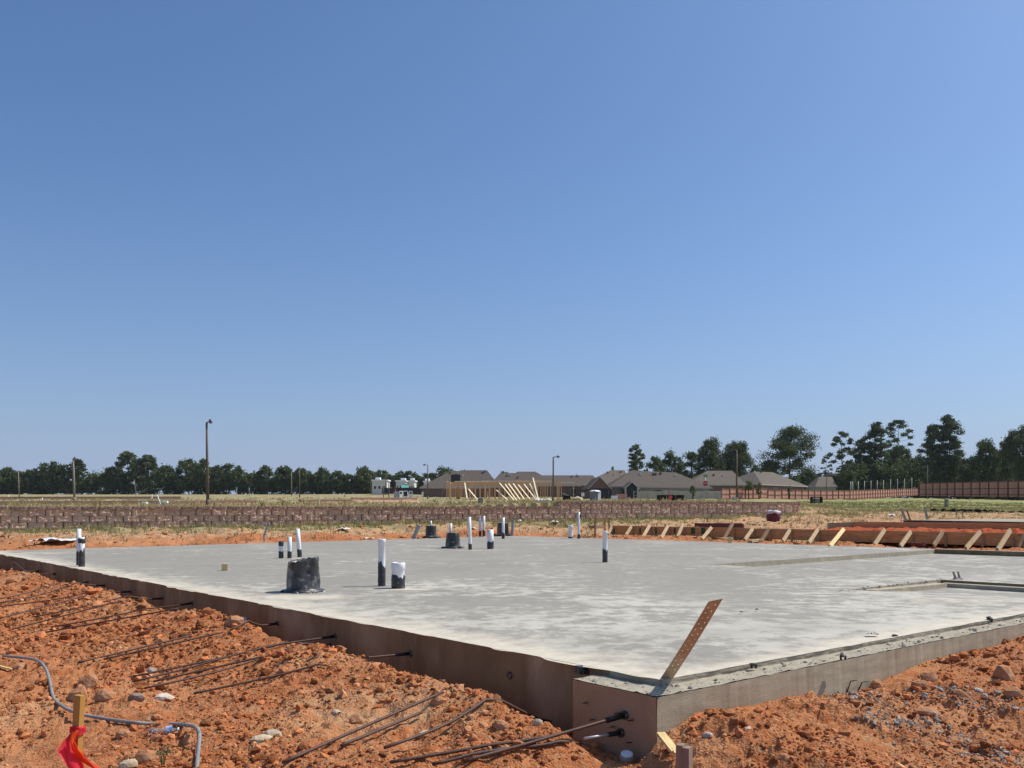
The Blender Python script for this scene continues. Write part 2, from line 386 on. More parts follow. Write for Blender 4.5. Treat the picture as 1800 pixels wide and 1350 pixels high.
def ground_material():
    m = bpy.data.materials.new('ground_soil'); m.use_nodes = True; nt = m.node_tree; N = nt.nodes; L = nt.links
    b = N['Principled BSDF']; b.inputs['Roughness'].default_value = .95; b.inputs['Specular IOR Level'].default_value = .12
    g = N.new('ShaderNodeNewGeometry')
    def nz(sc, lo, hi, det=7):
        n = N.new('ShaderNodeTexNoise'); n.inputs['Scale'].default_value = sc; n.inputs['Detail'].default_value = det; n.inputs['Roughness'].default_value = .65; L.new(g.outputs['Position'], n.inputs['Vector'])
        r = N.new('ShaderNodeMapRange'); r.inputs[1].default_value = lo; r.inputs[2].default_value = hi; L.new(n.outputs[0], r.inputs[0]); return r.outputs[0]
    def mix(f, a, c):
        x = N.new('ShaderNodeMix'); x.data_type = 'RGBA'; L.new(f, x.inputs[0])
        for s, v in ((x.inputs[6], a), (x.inputs[7], c)):
            if isinstance(v, tuple): s.default_value = (*v, 1)
            else: L.new(v, s)
        return x.outputs[2]
    def at_(n):
        a = N.new('ShaderNodeAttribute'); a.attribute_name = n; return a.outputs['Fac']
    def thr(attr, sc, amp, lo=.35, hi=.65):         # attribute with a noisy border
        n = N.new('ShaderNodeTexNoise'); n.inputs['Scale'].default_value = sc; n.inputs['Detail'].default_value = 8; n.inputs['Roughness'].default_value = .7; L.new(g.outputs['Position'], n.inputs['Vector'])
        s = N.new('ShaderNodeMath'); s.operation = 'SUBTRACT'; L.new(n.outputs[0], s.inputs[0]); s.inputs[1].default_value = .5
        mm = N.new('ShaderNodeMath'); mm.operation = 'MULTIPLY_ADD'; L.new(s.outputs[0], mm.inputs[0]); mm.inputs[1].default_value = amp; L.new(at_(attr), mm.inputs[2])
        r = N.new('ShaderNodeMapRange'); r.inputs[1].default_value = lo; r.inputs[2].default_value = hi; L.new(mm.outputs[0], r.inputs[0]); return r.outputs[0]
    soil = mix(nz(1.7, .4, .65), ORANGE, ORANGE2)
    soil = mix(nz(.55, .5, .66), soil, (.52, .27, .13))
    soil = mix(nz(11, .45, .7), soil, (.47, .225, .105))
    soil = mix(nz(23, .56, .68), soil, (.48, .31, .18))
    soil = mix(nz(45, .5, .75), soil, (.30, .095, .04))
    soil = mix(thr('pale', 6, 1.2), soil, (.47, .27, .14))
    dry = mix(nz(1.2, .4, .65), TAN, (.46, .22, .10))
    dry = mix(nz(7, .45, .65), dry, (.54, .40, .24))
    dry = mix(nz(14, .52, .7), dry, (.27, .21, .11))
    c = mix(thr('tan', 2.5, 1.0), soil, dry)
    gr = mix(nz(.5, .42, .6), STRAW, GRN)
    gr = mix(nz(3.5, .5, .68), gr, (.30, .22, .11))
    gr2 = mix(thr('green', .25, .9), gr, mix(nz(2.0, .35, .65), (.21, .225, .075), (.29, .27, .11)))
    c = mix(thr('grass', 1.6, 1.3), c, gr2)
    c = mix(thr('red', 5, .3), c, mix(nz(8, .4, .65), (.40, .085, .03), (.28, .055, .02)))
    L.new(c, b.inputs['Base Color'])
    n = N.new('ShaderNodeTexNoise'); n.inputs['Scale'].default_value = 70; n.inputs['Detail'].default_value = 8; L.new(g.outputs['Position'], n.inputs['Vector'])
    bp = N.new('ShaderNodeBump'); bp.inputs['Distance'].default_value = .02; L.new(n.outputs[0], bp.inputs['Height']); L.new(bp.outputs[0], b.inputs['Normal'])
    return m
M['ground'] = ground_material()

def slab_material():
    m = bpy.data.materials.new('slab_concrete'); m.use_nodes = True; nt = m.node_tree; N = nt.nodes; L = nt.links
    b = N['Principled BSDF']; b.inputs['Roughness'].default_value = .8; b.inputs['Specular IOR Level'].default_value = .25
    g = N.new('ShaderNodeNewGeometry')
    def noise(sc, det=7, r=.62):
        n = N.new('ShaderNodeTexNoise'); n.inputs['Scale'].default_value = sc; n.inputs['Detail'].default_value = det; n.inputs['Roughness'].default_value = r; L.new(g.outputs['Position'], n.inputs['Vector']); return n.outputs[0]
    def mr(s, lo, hi):
        r = N.new('ShaderNodeMapRange'); r.inputs[1].default_value = lo; r.inputs[2].default_value = hi; L.new(s, r.inputs[0]); return r.outputs[0]
    def mix(f, a, c):
        x = N.new('ShaderNodeMix'); x.data_type = 'RGBA'; L.new(f, x.inputs[0])
        for s, v in ((x.inputs[6], a), (x.inputs[7], c)):
            if isinstance(v, tuple): s.default_value = (*v, 1)
            else: L.new(v, s)
        return x.outputs[2]
    def math_(op, a, c):
        x = N.new('ShaderNodeMath'); x.operation = op
        for s, v in ((x.inputs[0], a), (x.inputs[1], c)):
            if isinstance(v, (int, float)): s.default_value = v
            else: L.new(v, s)
        return x.outputs[0]
    ed = N.new('ShaderNodeAttribute'); ed.attribute_name = 'dust'; ed = ed.outputs['Fac']
    wet = N.new('ShaderNodeAttribute'); wet.attribute_name = 'bloom'; wet = wet.outputs['Fac']
    base = mix(mr(noise(.55, 4), .4, .62), (.275, .256, .214), (.322, .299, .25))
    base = mix(mr(noise(7), .4, .7), base, (.248, .231, .195))
    str_ = math_('ADD', math_('MULTIPLY', noise(4.2, 10, .74), .62), math_('MULTIPLY', noise(.6, 3), .38))
    f = mr(math_('ADD', str_, math_('MULTIPLY', wet, .13)), .525, .605)
    base = mix(math_('MULTIPLY', f, mr(noise(.33, 3), .26, .52)), base, (.49, .46, .385))
    d = mr(math_('ADD', math_('MULTIPLY', math_('SUBTRACT', noise(3.2, 8, .68), .5), 1.1), ed), .32, .68)
    base = mix(math_('MULTIPLY', d, .9), base, mix(mr(noise(9), .35, .7), (.63, .565, .445), (.52, .455, .345)))
    sp = mr(noise(160, 2), .66, .74)
    base = mix(math_('MULTIPLY', sp, .35), base, (.16, .15, .14))
    L.new(base, b.inputs['Base Color'])
    n = noise(24, 8); bp = N.new('ShaderNodeBump'); bp.inputs['Distance'].default_value = .0022; L.new(n, bp.inputs['Height']); L.new(bp.outputs[0], b.inputs['Normal'])
    return m
M['slab'] = slab_material()

# ------------------------------------------------------------------ ground sheet
def build_ground():
    Ys = list(-40+np.arange(0, 14)*3.0)
    Ys = [y for y in Ys if y < 2.0]+[2.4]
    y = 2.8
    while y < 60: Ys.append(y); y *= (1.004 if y < 7 else 1.0062)
    while y < 4000: Ys.append(y); y *= 1.03
    Ys = np.array(Ys); nc = 560
    a = np.linspace(-1, 1, nc)
    w = np.where(Ys > 2.8, .72*Ys+1.5, 3.516+(2.8-Ys)*2)
    X = w[:, None]*a[None, :]; Y = np.repeat(Ys[:, None], nc, 1)
    Z = zterr(X.ravel(), Y.ravel()).reshape(X.shape)
    V = np.stack([X, Y, Z], -1).reshape(-1, 3)
    nr = len(Ys)
    idx = np.arange(nr*nc).reshape(nr, nc)
    Q = np.stack([idx[:-1, :-1], idx[:-1, 1:], idx[1:, 1:], idx[1:, :-1]], -1).reshape(-1, 4)
    me = mesh_np('ground', V, Q, M['ground'], False)
    x = V[:, 0].astype(float); y = V[:, 1].astype(float)
    dl, dr, df, dg, tl, tr, s, dw = dists(x, y)
    dfar = np.maximum(df, dg)
    px = 900+F*x/np.maximum(y, 3)
    tan = sst(1.0, 3.4, dfar)*.85*sst(-8, -3.0, dw)+sst(.3, 1, dw)*.9
    tan = np.where(px > 1120, np.maximum(tan, sst(2.0, 5, dg)*.8), tan)
    tan = tan+sst(8.0, 5.6, y)*sst(-1.6, -2.6, x)*.28
    grass = sst(-4.5, -.4, dw)*.66*sst(.5, 2, dfar)
    grass = np.maximum(grass, sst(.4, 1.2, dw)*(.70+.18*sst(60, 150, y)))
    grass = np.where((px > 1395) & (dfar > 1), np.maximum(0, np.minimum(sst(30, 48, y)*.5+sst(50, 78, y)*.42, .95)), grass)
    green = sst(1350, 1650, px)*sst(52, 80, y)*.85+sst(700, 1000, px)*sst(40, 60, y)*.35+.25*sst(100, 300, y)+.1
    pale = .12+.45*np.exp(-((x+.9)**2/1.3+(y-5.7)**2/.6))+.3*np.exp(-((x-2.4)**2/1.2+(y-5.2)**2/.5))
    red = np.exp(-((x-7.4)**2/1.2+(y-33.8)**2/.8))*.8
    for nme, v in (('tan', tan), ('grass', grass), ('green', green), ('pale', pale), ('red', red)):
        at_ = me.attributes.new(nme, 'FLOAT', 'POINT'); at_.data.foreach_set('value', v.astype(np.float32))
    o = link('ground', me); tag(o, kind='structure'); return o
build_ground()

ICO_V, ICO_F = [], []
def _ico():
    bm = bmesh.new(); bmesh.ops.create_icosphere(bm, subdivisions=1, radius=1)
    v = np.array([x.co[:] for x in bm.verts]); f = np.array([[q.index for q in p.verts] for p in bm.faces]); bm.free(); return v, f
ICO_V, ICO_F = _ico()
def scatter_lumps(name, P, R, matl, seed, sink=.25, flat=.75):
    rs = np.random.RandomState(seed); n = len(P)
    V = np.repeat(ICO_V[None], n, 0)*(1+rs.uniform(-.32, .32, (n, 12, 1)))
    V[:, :, 0] *= rs.uniform(.75, 1.3, (n, 1)); V[:, :, 1] *= rs.uniform(.7, 1.2, (n, 1)); V[:, :, 2] *= rs.uniform(.5, .95, (n, 1))
    t = rs.uniform(-.6, .6, n); c, s = np.cos(t)[:, None], np.sin(t)[:, None]
    y, z = V[:, :, 1].copy(), V[:, :, 2].copy(); V[:, :, 1] = y*c-z*s; V[:, :, 2] = y*s+z*c
    a = rs.uniform(0, 6.28, n); c, s = np.cos(a)[:, None], np.sin(a)[:, None]
    x, y = V[:, :, 0].copy(), V[:, :, 1].copy(); V[:, :, 0] = x*c-y*s; V[:, :, 1] = x*s+y*c
    V *= R[:, None, None]; P = P.copy(); P[:, 2] += R*sink; V += P[:, None, :]
    Fq = (ICO_F[None]+(np.arange(n)*12)[:, None, None]).reshape(-1, 3)
    return mesh_np(name, V.reshape(-1, 3), Fq, matl)
def clods():
    rs = np.random.RandomState(5); n = 84000
    Y = 3.6*np.exp(rs.uniform(0, 1, n)*math.log(19/3.6)); X = rs.uniform(-1, 1, n)*(.6*Y+.6)
    dl, dr, df, dg, tl, tr, s, dw = dists(X, Y)
    dn = vnoise(X*1.1, Y*1.1, 77)+vnoise(X*3, Y*3, 78)*.6+.5
    keep = ((dl > np.where(tl < BUMP, LED_L+.03, .03)) | (dr > LED_R+.03)) & (np.maximum(df, dg) < .2) & (rs.uniform(0, 1, n) < np.clip((dn-.12)*1.75, .06, 1))
    X, Y = X[keep], Y[keep]; R = .006+.0072*rs.pareto(2.6, len(X)); R = np.minimum(R, .038)*np.clip(Y/6.5, .8, 1.7)
    P = np.stack([X, Y, zterr(X, Y)], -1)
    tag(link('soil_clods', scatter_lumps('soil_clods', P, R, M['clod'], 6)), 'loose orange soil clods and pebbles lying all over the dug earth', 'soil clods', kind='stuff')
    # behind the slab and round the forms
    n = 5000; rs = np.random.RandomState(9); Y = rs.uniform(17, 40, n); X = rs.uniform(-.6, .62, n)*Y
    dl, dr, df, dg, tl, tr, s, dw = dists(X, Y)
    keep = (np.maximum(df, dg) > .1) & (dw < -.3)
    X, Y = X[keep], Y[keep]; R = np.minimum(.018+.014*rs.pareto(3, len(X)), .08)
    tag(link('far_clods', scatter_lumps('far_clods', np.stack([X, Y, zterr(X, Y)], -1), R, M['clod'], 7)), 'orange clods scattered behind the slab below the block wall', 'soil clods', kind='stuff')
    # grey concrete crumbs near the sunny side
    rs = np.random.RandomState(12); n = 1500; t = rs.uniform(0, 1, n); k = rs.randint(0, 4, n)
    A = np.array([onterr(1490, 1232)[:2], onterr(1560, 1262)[:2], onterr(1690, 1300)[:2], onterr(1640, 1225)[:2]]); B = np.array([onterr(1530, 1222)[:2], onterr(1640, 1285)[:2], onterr(1800, 1345)[:2], onterr(1795, 1245)[:2]])
    P2 = A[k]+(B[k]-A[k])*t[:, None]+rs.normal(0, .12, (n, 2))
    R = np.minimum(.005+.005*rs.pareto(2.6, n), .022)
    tag(link('concrete_crumbs', scatter_lumps('concrete_crumbs', np.column_stack([P2, zterr(P2[:, 0], P2[:, 1])]), R, M['greybit'], 8)), 'grey concrete crumbs strewn over the orange soil beside the sunny slab side', 'rubble', kind='stuff')
clods()

# ------------------------------------------------------------------ slab
def bil(u, v):                      # u towards C2, v towards C4, 0..1
    return C1*(1-u)*(1-v)+C2*u*(1-v)+C4*(1-u)*v+C3*u*v
def inv(p):
    u, v = .3, .3
    for _ in range(30):
        q = bil(u, v)-p; du = bil(u+1e-4, v)-bil(u, v); dv = bil(u, v+1e-4)-bil(u, v); du /= 1e-4; dv /= 1e-4
        det = du.x*dv.y-du.y*dv.x
        u -= (q.x*dv.y-q.y*dv.x)/det; v -= (du.x*q.y-du.y*q.x)/det
    return u, v
ug1 = (inv(onz(1265, 993))[0]+inv(onz(1632, 966))[0])/2; vg = (inv(onz(1275, 993))[1]+inv(onz(1638, 1015))[1])/2; vg2 = inv(onz(1632, 966))[1]
up1 = (inv(onz(1472, 1039))[0]+inv(onz(1655, 1019))[0])/2; vp = inv(onz(1472, 1039))[1]; vp2 = inv(onz(1657, 1019))[1]
ug0 = up1+.035; up0 = .02
def build_slab():
    us = sorted(set(list(np.linspace(0, 1, 420))+[ug0, ug1, up0, up1])); vs = sorted(set(list(np.linspace(0, 1, 150))+[vg, vg2, vp, vp2]))
    us = np.array(us); vs = np.array(vs)
    U, Vv = np.meshgrid(us, vs, indexing='ij')
    a = lambda c: np.array(c)
    P = ((1-U)*(1-Vv))[..., None]*a(C1)+(U*(1-Vv))[..., None]*a(C2)+((1-U)*Vv)[..., None]*a(C4)+(U*Vv)[..., None]*a(C3)
    P[..., 2] += (vnoise(P[..., 0]*.7, P[..., 1]*.7, 4))*.004
    Lu = us*LENL; rag = np.maximum(0, vnoise(Lu*5.5, Lu*0+3, 91)+.12)*.05+np.maximum(0, vnoise(Lu*1.3, Lu*0+7, 92)-.2)*.10
    P[:, 0, 0] += NL.x*rag; P[:, 0, 1] += NL.y*rag; P[:, 0, 2] -= rag*.10
    Lv = vs*LENR; rag = np.maximum(0, vnoise(Lv*6, Lv*0+3, 93))*.03
    P[0, :, 0] += NR.x*rag; P[0, :, 1] += NR.y*rag
    ing = (U > ug0-1e-6) & (U < ug1+1e-6) & (Vv > vg-1e-6) & (Vv < vg2+1e-6)
    inp = (U > up0-1e-6) & (U < up1+1e-6) & (Vv > vp-1e-6) & (Vv < vp2+1e-6)
    cu = (us[:-1]+us[1:])/2; cv = (vs[:-1]+vs[1:])/2
    CU, CV = np.meshgrid(cu, cv, indexing='ij')
    hole = ((CU > ug0) & (CU < ug1) & (CV > vg) & (CV < vg2)) | ((CU > up0) & (CU < up1) & (CV > vp) & (CV < vp2))
    idx = np.arange(U.size).reshape(U.shape)
    Q = np.stack([idx[:-1, :-1], idx[:-1, 1:], idx[1:, 1:], idx[1:, :-1]], -1)[~hole]
    root = thing('concrete_slab', 'large fresh grey concrete foundation slab with recessed garage and porch', 'foundation slab', (0, 0, 0))
    def masks(me, V):
        x, y = V[:, 0].astype(float), V[:, 1].astype(float)
        dl, dr, df, dg, *_ = dists(x, y)
        e = np.maximum(np.exp(-np.maximum(-dl, 0)/.6)*.78, np.exp(-np.maximum(-dr, 0)/.4)*.74)
        for (px, py, sx, sy, am) in ((530, 1050, .9, .35, .75), (700, 1036, .6, .18, .65), (510, 981, .9, .25, .6), (830, 967, 1.4, .22, .6), (1063, 989, .7, .2, .5), (1700, 1055, 1.2, .5, .55), (1300, 1180, 1.6, .35, .25), (930, 1140, .9, .25, .3), (1290, 995, 1.2, .25, .5), (60, 972, 1.6, .6, .5)):
            p = onz(px, py); e = np.maximum(e, am*np.exp(-((x-p.x)/sx)**2-((y-p.y)/sy)**2))
        bl = sst(16, 6, y)*.6+sst(1, 8, x)*.28-.12
        for (px, py, sx, sy, am) in ((1080, 1105, 1.3, .45, .28), (1480, 1100, 1.5, .5, .22), (880, 1075, 1.0, .35, .15), (1350, 1140, 1.0, .35, .15)):
            p = onz(px, py); bl = bl+am*np.exp(-((x-p.x)/sx)**2-((y-p.y)/sy)**2)
        for nme, v in (('dust', e), ('bloom', bl)):
            t = me.attributes.new(nme, 'FLOAT', 'POINT'); t.data.foreach_set('value', v.astype(np.float32))
        return me
    V = P.reshape(-1, 3)
    me = mesh_np('slab_top', V, Q, M['slab'], True)
    link('slab_top', masks(me, V), root)
    # recess floors, ramped up to the slab at their near edge
    def floor(name, u0, u1, v0, v1, depth, reach, mt):
        uu = np.linspace(u0, u1, 50); vv = np.linspace(v0, v1, 70); A, B = np.meshgrid(uu, vv, indexing='ij')
        Pp = ((1-A)*(1-B))[..., None]*a(C1)+(A*(1-B))[..., None]*a(C2)+((1-A)*B)[..., None]*a(C4)+(A*B)[..., None]*a(C3)
        Pp[..., 2] = -depth*sst(0, reach, (B-v0)*LENR)-.001
        ii = np.arange(A.size).reshape(A.shape); q = np.stack([ii[:-1, :-1], ii[:-1, 1:], ii[1:, 1:], ii[1:, :-1]], -1).reshape(-1, 4)
        vv3 = Pp.reshape(-1, 3); mm = mesh_np(name, vv3, q, mt, True); link(name, masks(mm, vv3) if mt is M['slab'] else mm, root)
    floor('garage_floor', ug0, ug1, vg, vg2, .085, .9, M['slab'])
    floor('porch_floor', up0, up1, vp, vp2, .085, 1.8, M['slab'])
    def strip(name, pts, z0, z1, mt, n=40):      # vertical faces through (u, v) end points
        (ua, va), (ub, vb) = pts
        b = MB(); vs_ = []
        for k in range(n+1):
            t = k/n; p = bil(ua+(ub-ua)*t, va+(vb-va)*t); j = random.uniform(-.004, .004)
            zz0 = z0(t) if callable(z0) else z0
            vs_ += [(p.x, p.y, z1), (p.x, p.y, zz0+j)]
        b.add(vs_, [(2*k, 2*k+2, 2*k+3, 2*k+1) for k in range(n)])
        b.build(name, mt, root)
    gd = lambda t: -.087*float(sst(0, .9, np.array(t*(vg2-vg)*LENR)))-.003
    strip('recess_step', ((ug1, vg), (ug1, vg2)), gd, .0, M['step'])
    strip('recess_step', ((ug0, vg), (ug0, vg2)), gd, .0, M['step'])
    strip('recess_step', ((ug0, vg2), (ug1, vg2)), -.088, .012, M['face'])
    b = MB(); p = bil(ug0, vg2)-UL*0.0; q = bil(ug1, vg2)
    b.beam(p+VR*.08+Vector((0, 0, .006)), q+VR*.08+Vector((0, 0, .006)), .155, .02); b.build('curb', M['ledge'], root)
    pd = lambda t: -.05*float(sst(0, 1.2, np.array(t*(vp2-vp)*LENR)))-.002
    pd2 = lambda t: -.087*float(sst(0, 1.6, np.array(t*(vp2-vp)*LENR)))-.003
    strip('recess_step', ((up1, vp), (up1, vp2)), pd2, .0, M['step'])
    strip('recess_step', ((up0, vp2), (up1, vp2)), -.089, .0, M['face'])
    # ledge inside the porch recess (a lower kerb in front of the two far sides)
    b = MB(); d = .13
    p = bil(up0, vp2); q = bil(up1, vp2)
    pp = [p-VR*.16, q-VR*.16-UL*.16, q, p]
    b.add([(w.x, w.y, -.033) for w in pp]+[(w.x, w.y, -.10) for w in pp], [(0, 1, 2, 3), (0, 4, 5, 1), (3, 7, 4, 0)])
    b.build('curb', M['ledge'], root)
    b = MB(); p = bil(up1, vp+(vp2-vp)*.22); q = bil(up1, vp2)-VR*.16
    pp = [p, q, q-UL*.16, p-UL*.16]
    b.add([(w.x, w.y, z) for w, z in zip(pp, (-.014, -.033, -.033, -.014))]+[(w.x, w.y, -.10) for w in pp], [(0, 1, 2, 3), (3, 2, 6, 7), (0, 3, 7, 4)])
    b.build('curb', M['step'], root)
    # sides. Shaded side with a ragged lip
    def side(name, A, B, z0, z1, mt, out, n, jag, zt=0.0, tj=0.0):
        b = MB(); L = (B-A).length; vs_ = []; rs = random.Random(len(name)+n)
        rows = 5
        for k in range(n+1):
            t = k/n; p = A+(B-A)*t
            lip = abs(mnoise.noise((t*L*7, 3, 1)))*jag+max(0, mnoise.noise((t*L*2.3, 9, 4))-.25)*jag*2.5
            for r in range(rows+1):
                f = r/rows; z = z1+(z0-z1)*f
                w = mnoise.noise((t*L*1.1, z*3, 2))*.006+mnoise.noise((t*L*9, z*9, 6))*.002
                if r == 0: vs_.append((p.x+out.x*(lip), p.y+out.y*(lip), z1+.0))
                elif r == 1: z = z1-.014-lip*.5; vs_.append((p.x+out.x*lip*.9, p.y+out.y*lip*.9, z))
                else: vs_.append((p.x+out.x*w, p.y+out.y*w, z))
        R = rows+1
        b.add(vs_, [(k*R+r, (k+1)*R+r, (k+1)*R+r+1, k*R+r+1) for k in range(n) for r in range(rows)])
        b.build(name, mt, root)
    A0 = C1+UL*(BUMP-.25)
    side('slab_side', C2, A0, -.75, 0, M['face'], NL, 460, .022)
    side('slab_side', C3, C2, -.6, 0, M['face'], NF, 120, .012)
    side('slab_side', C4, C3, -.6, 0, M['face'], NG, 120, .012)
    # upper step above the brick ledge
    side('ledge_step', C1, C4, -.06, 0, M['ledge'], NR, 420, .012)
    side('ledge_step', A0+UL*.001, C1, -.06, 0, M['ledge'], NL, 30, .008)
    # ledge tops
    E = CORN; Eb = CORN+UL*BUMP; Er = CORN+VR*(LENR)
    def ledge(name, A, B, inw, width):
        b = MB(); n = int((B-A).length/.04); vs_ = []
        L = (B-A).length
        for k in range(n+1):
            t = k/n; p = A+(B-A)*t
            for r in range(5):
                f = r/4; q = p+inw*(width+.02)*f
                chip = 0
                if r == 0: chip = max(0, mnoise.noise((t*L*8, 5, 2)))*.012; q = q+inw*chip
                vs_.append((q.x, q.y, -STEP+mnoise.noise((q.x*14, q.y*14, 1))*.005-(chip*.8 if r == 0 else 0)+(.012*f**6)))
        b.add(vs_, [(k*5+r, (k+1)*5+r, (k+1)*5+r+1, k*5+r+1) for k in range(n) for r in range(4)], True)
        b.build(name, M['ledge'], root)
    ledge('brick_ledge', E, Er, -NR, LED_R)
    ledge('brick_ledge', Eb, E-UL*0.0+(-NR)*0.0, -NL, LED_L)
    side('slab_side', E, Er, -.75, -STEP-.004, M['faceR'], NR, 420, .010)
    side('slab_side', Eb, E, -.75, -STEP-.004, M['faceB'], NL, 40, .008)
    b = MB(); q = Eb-NL*(LED_L+.02)
    b.add([(Eb.x, Eb.y, -STEP), (q.x, q.y, -STEP), (q.x, q.y, -.75), (Eb.x, Eb.y, -.75)], [(0, 1, 2, 3)]); b.build('slab_side', M['face'], root)
    return root
SLAB = build_slab()

# ------------------------------------------------------------------ retaining wall of split-face blocks
def split_block(L, Hh, D, seed, rough=.028):
    b = MB(); nx, nz = 8, 4
    vs = []
    for j in range(nz+1):
        for i in range(nx+1):
            x = -L/2+L*i/nx; z = Hh*j/nz
            edge = (i in (0, nx))
            y = (.030 if edge else -rough*(.25+1.1*mnoise.noise((i*.9+seed*9, j*1.3, seed))+.9*mnoise.noise((i*2.1+seed*5, j*2.7, seed+3)))*(.75 if j in (0, nz) else 1))
            vs.append((x, y, z))
    fs = [(j*(nx+1)+i, j*(nx+1)+i+1, (j+1)*(nx+1)+i+1, (j+1)*(nx+1)+i) for j in range(nz) for i in range(nx)]
    b.add(vs, fs)
    b.box((0, .035+D/2, Hh/2), (L-.03, D, Hh-.02))
    return b
def build_wall():
    root = thing('retaining_wall', 'long low retaining wall of brown split-face concrete blocks behind the slab', 'retaining wall', (WA.x, WA.y, 0), rz=math.atan2(WD.y, WD.x))
    bl = .50; hh = .2
    variants = [split_block(bl-.022, hh-.006, .24, k+1, .042).me('wall_block', M['block']) for k in range(9)]
    caps = [split_block(bl-.002, .09, .32, k+40, .008).me('cap_block', M['cap']) for k in range(5)]
    rs = random.Random(4)
    n = int((S1-S0)/bl)
    top0 = .86
    for r in range(5):
        z = top0-hh*r if r < 4 else top0            # r 4: the extra course of the raised run
        for k in range(n+1):
            s = S0+bl*k+(bl/2 if r % 2 else 0)
            if s > S1: continue
            if r == 4 and s < SSTEP: continue
            if r < 4:
                z = top0-hh*(r+1)
                x = WA.x+WD.x*s; y = WA.y+WD.y*s
                if z+hh < zt1(x-WN.x*.35, y-WN.y*.35)-.03: continue
            o = link('wall_block', rs.choice(variants), root, (s, rs.uniform(-.012, .012)+.012*r if r < 4 else rs.uniform(-.012, .012)-.01, z))
            o.scale = (1, 1, 1)
    for k in range(n+1):
        s = S0+bl*k
        if s > S1: continue
        link('cap_block', rs.choice(caps), root, (s, -.065+rs.uniform(-.008, .008), (top0 if s < SSTEP else top0+hh)+.002))
    return root
build_wall()

# far terrace walls: blocks only a few pixels high, joined
def far_wall(name, label, pts, hgt, seed):
    A = pts[0]
    root = thing(name, label, 'retaining wall', A); b = MB(); c = MB(); rs = random.Random(seed)
    for p, q in zip(pts, pts[1:]):
        L = (q-p).length; n = max(1, int(L/.5)); d = (q-p)/n
        for k in range(n):
            u = p+d*k-A; ang = math.atan2(d.y, d.x)
            for r in range(3):
                off = d*(.5 if r % 2 else 0)
                b.box(u+off+Vector((0, rs.uniform(-.03, .03), -.1-hgt/3*(r+.5))), (d.length*.96, .3, hgt/3*.95), (0, 0, ang))
            c.box(u+Vector((0, -.03, -.05)), (d.length*.99, .4, .1), (0, 0, ang))
    o = b.build('wall_block_course', M['block'], root); o['kind'] = 'stuff'
    o = c.build('cap_course', M['cap'], root); o['kind'] = 'stuff'
far_wall('terrace_wall', 'distant low block terrace wall running across the dry field at left', [at(-160, 881.5, 62), at(300, 880.3, 70), at(455, 879, 76)], .75, 1)
far_wall('terrace_wall', 'distant stepped block terrace wall ending below the white van', [at(530, 878, 88), at(622, 877, 94)], .7, 2)
far_wall('terrace_wall', 'distant block terrace wall directly in front of the white van', [at(622, 874.5, 95), at(736, 874.5, 103)], .75, 4)
far_wall('terrace_wall', 'farthest thin dark terrace wall line below the left woods', [at(-160, 873.5, 125), at(322, 872.8, 135)], .35, 3)

# ================================================================== trees
def quads(name, C, S, seed, matl):
    """many small leaf faces: centres C (n,3), sizes S (n)"""
    rs = np.random.RandomState(seed); n = len(C)
    a = rs.normal(size=(n, 3)); a /= np.linalg.norm(a, axis=1)[:, None]
    b = rs.normal(size=(n, 3)); b -= a*(a*b).sum(1)[:, None]; b /= np.linalg.norm(b, axis=1)[:, None]
    a *= (S*.5)[:, None]; b *= (S*.5*rs.uniform(.5, 1, n))[:, None]
    V = np.stack([C-a-b*.5, C-b, C+a, C+b], 1).reshape(-1, 3)
    Fq = np.arange(n*4).reshape(n, 4)
    return mesh_np(name, V, Fq, matl)
def blob(rs, centres, radii, per, flat=.7):
    """points through flattened balls, denser towards their skin"""
    n = len(centres); k = np.repeat(np.arange(n), per)
    d = rs.normal(size=(len(k), 3)); d /= np.linalg.norm(d, axis=1)[:, None]
    r = rs.uniform(.25, 1, len(k))**.6*(1+.25*rs.normal(size=len(k)))
    p = d*r[:, None]*radii[k][:, None]; p[:, 2] *= flat
    return centres[k]+p
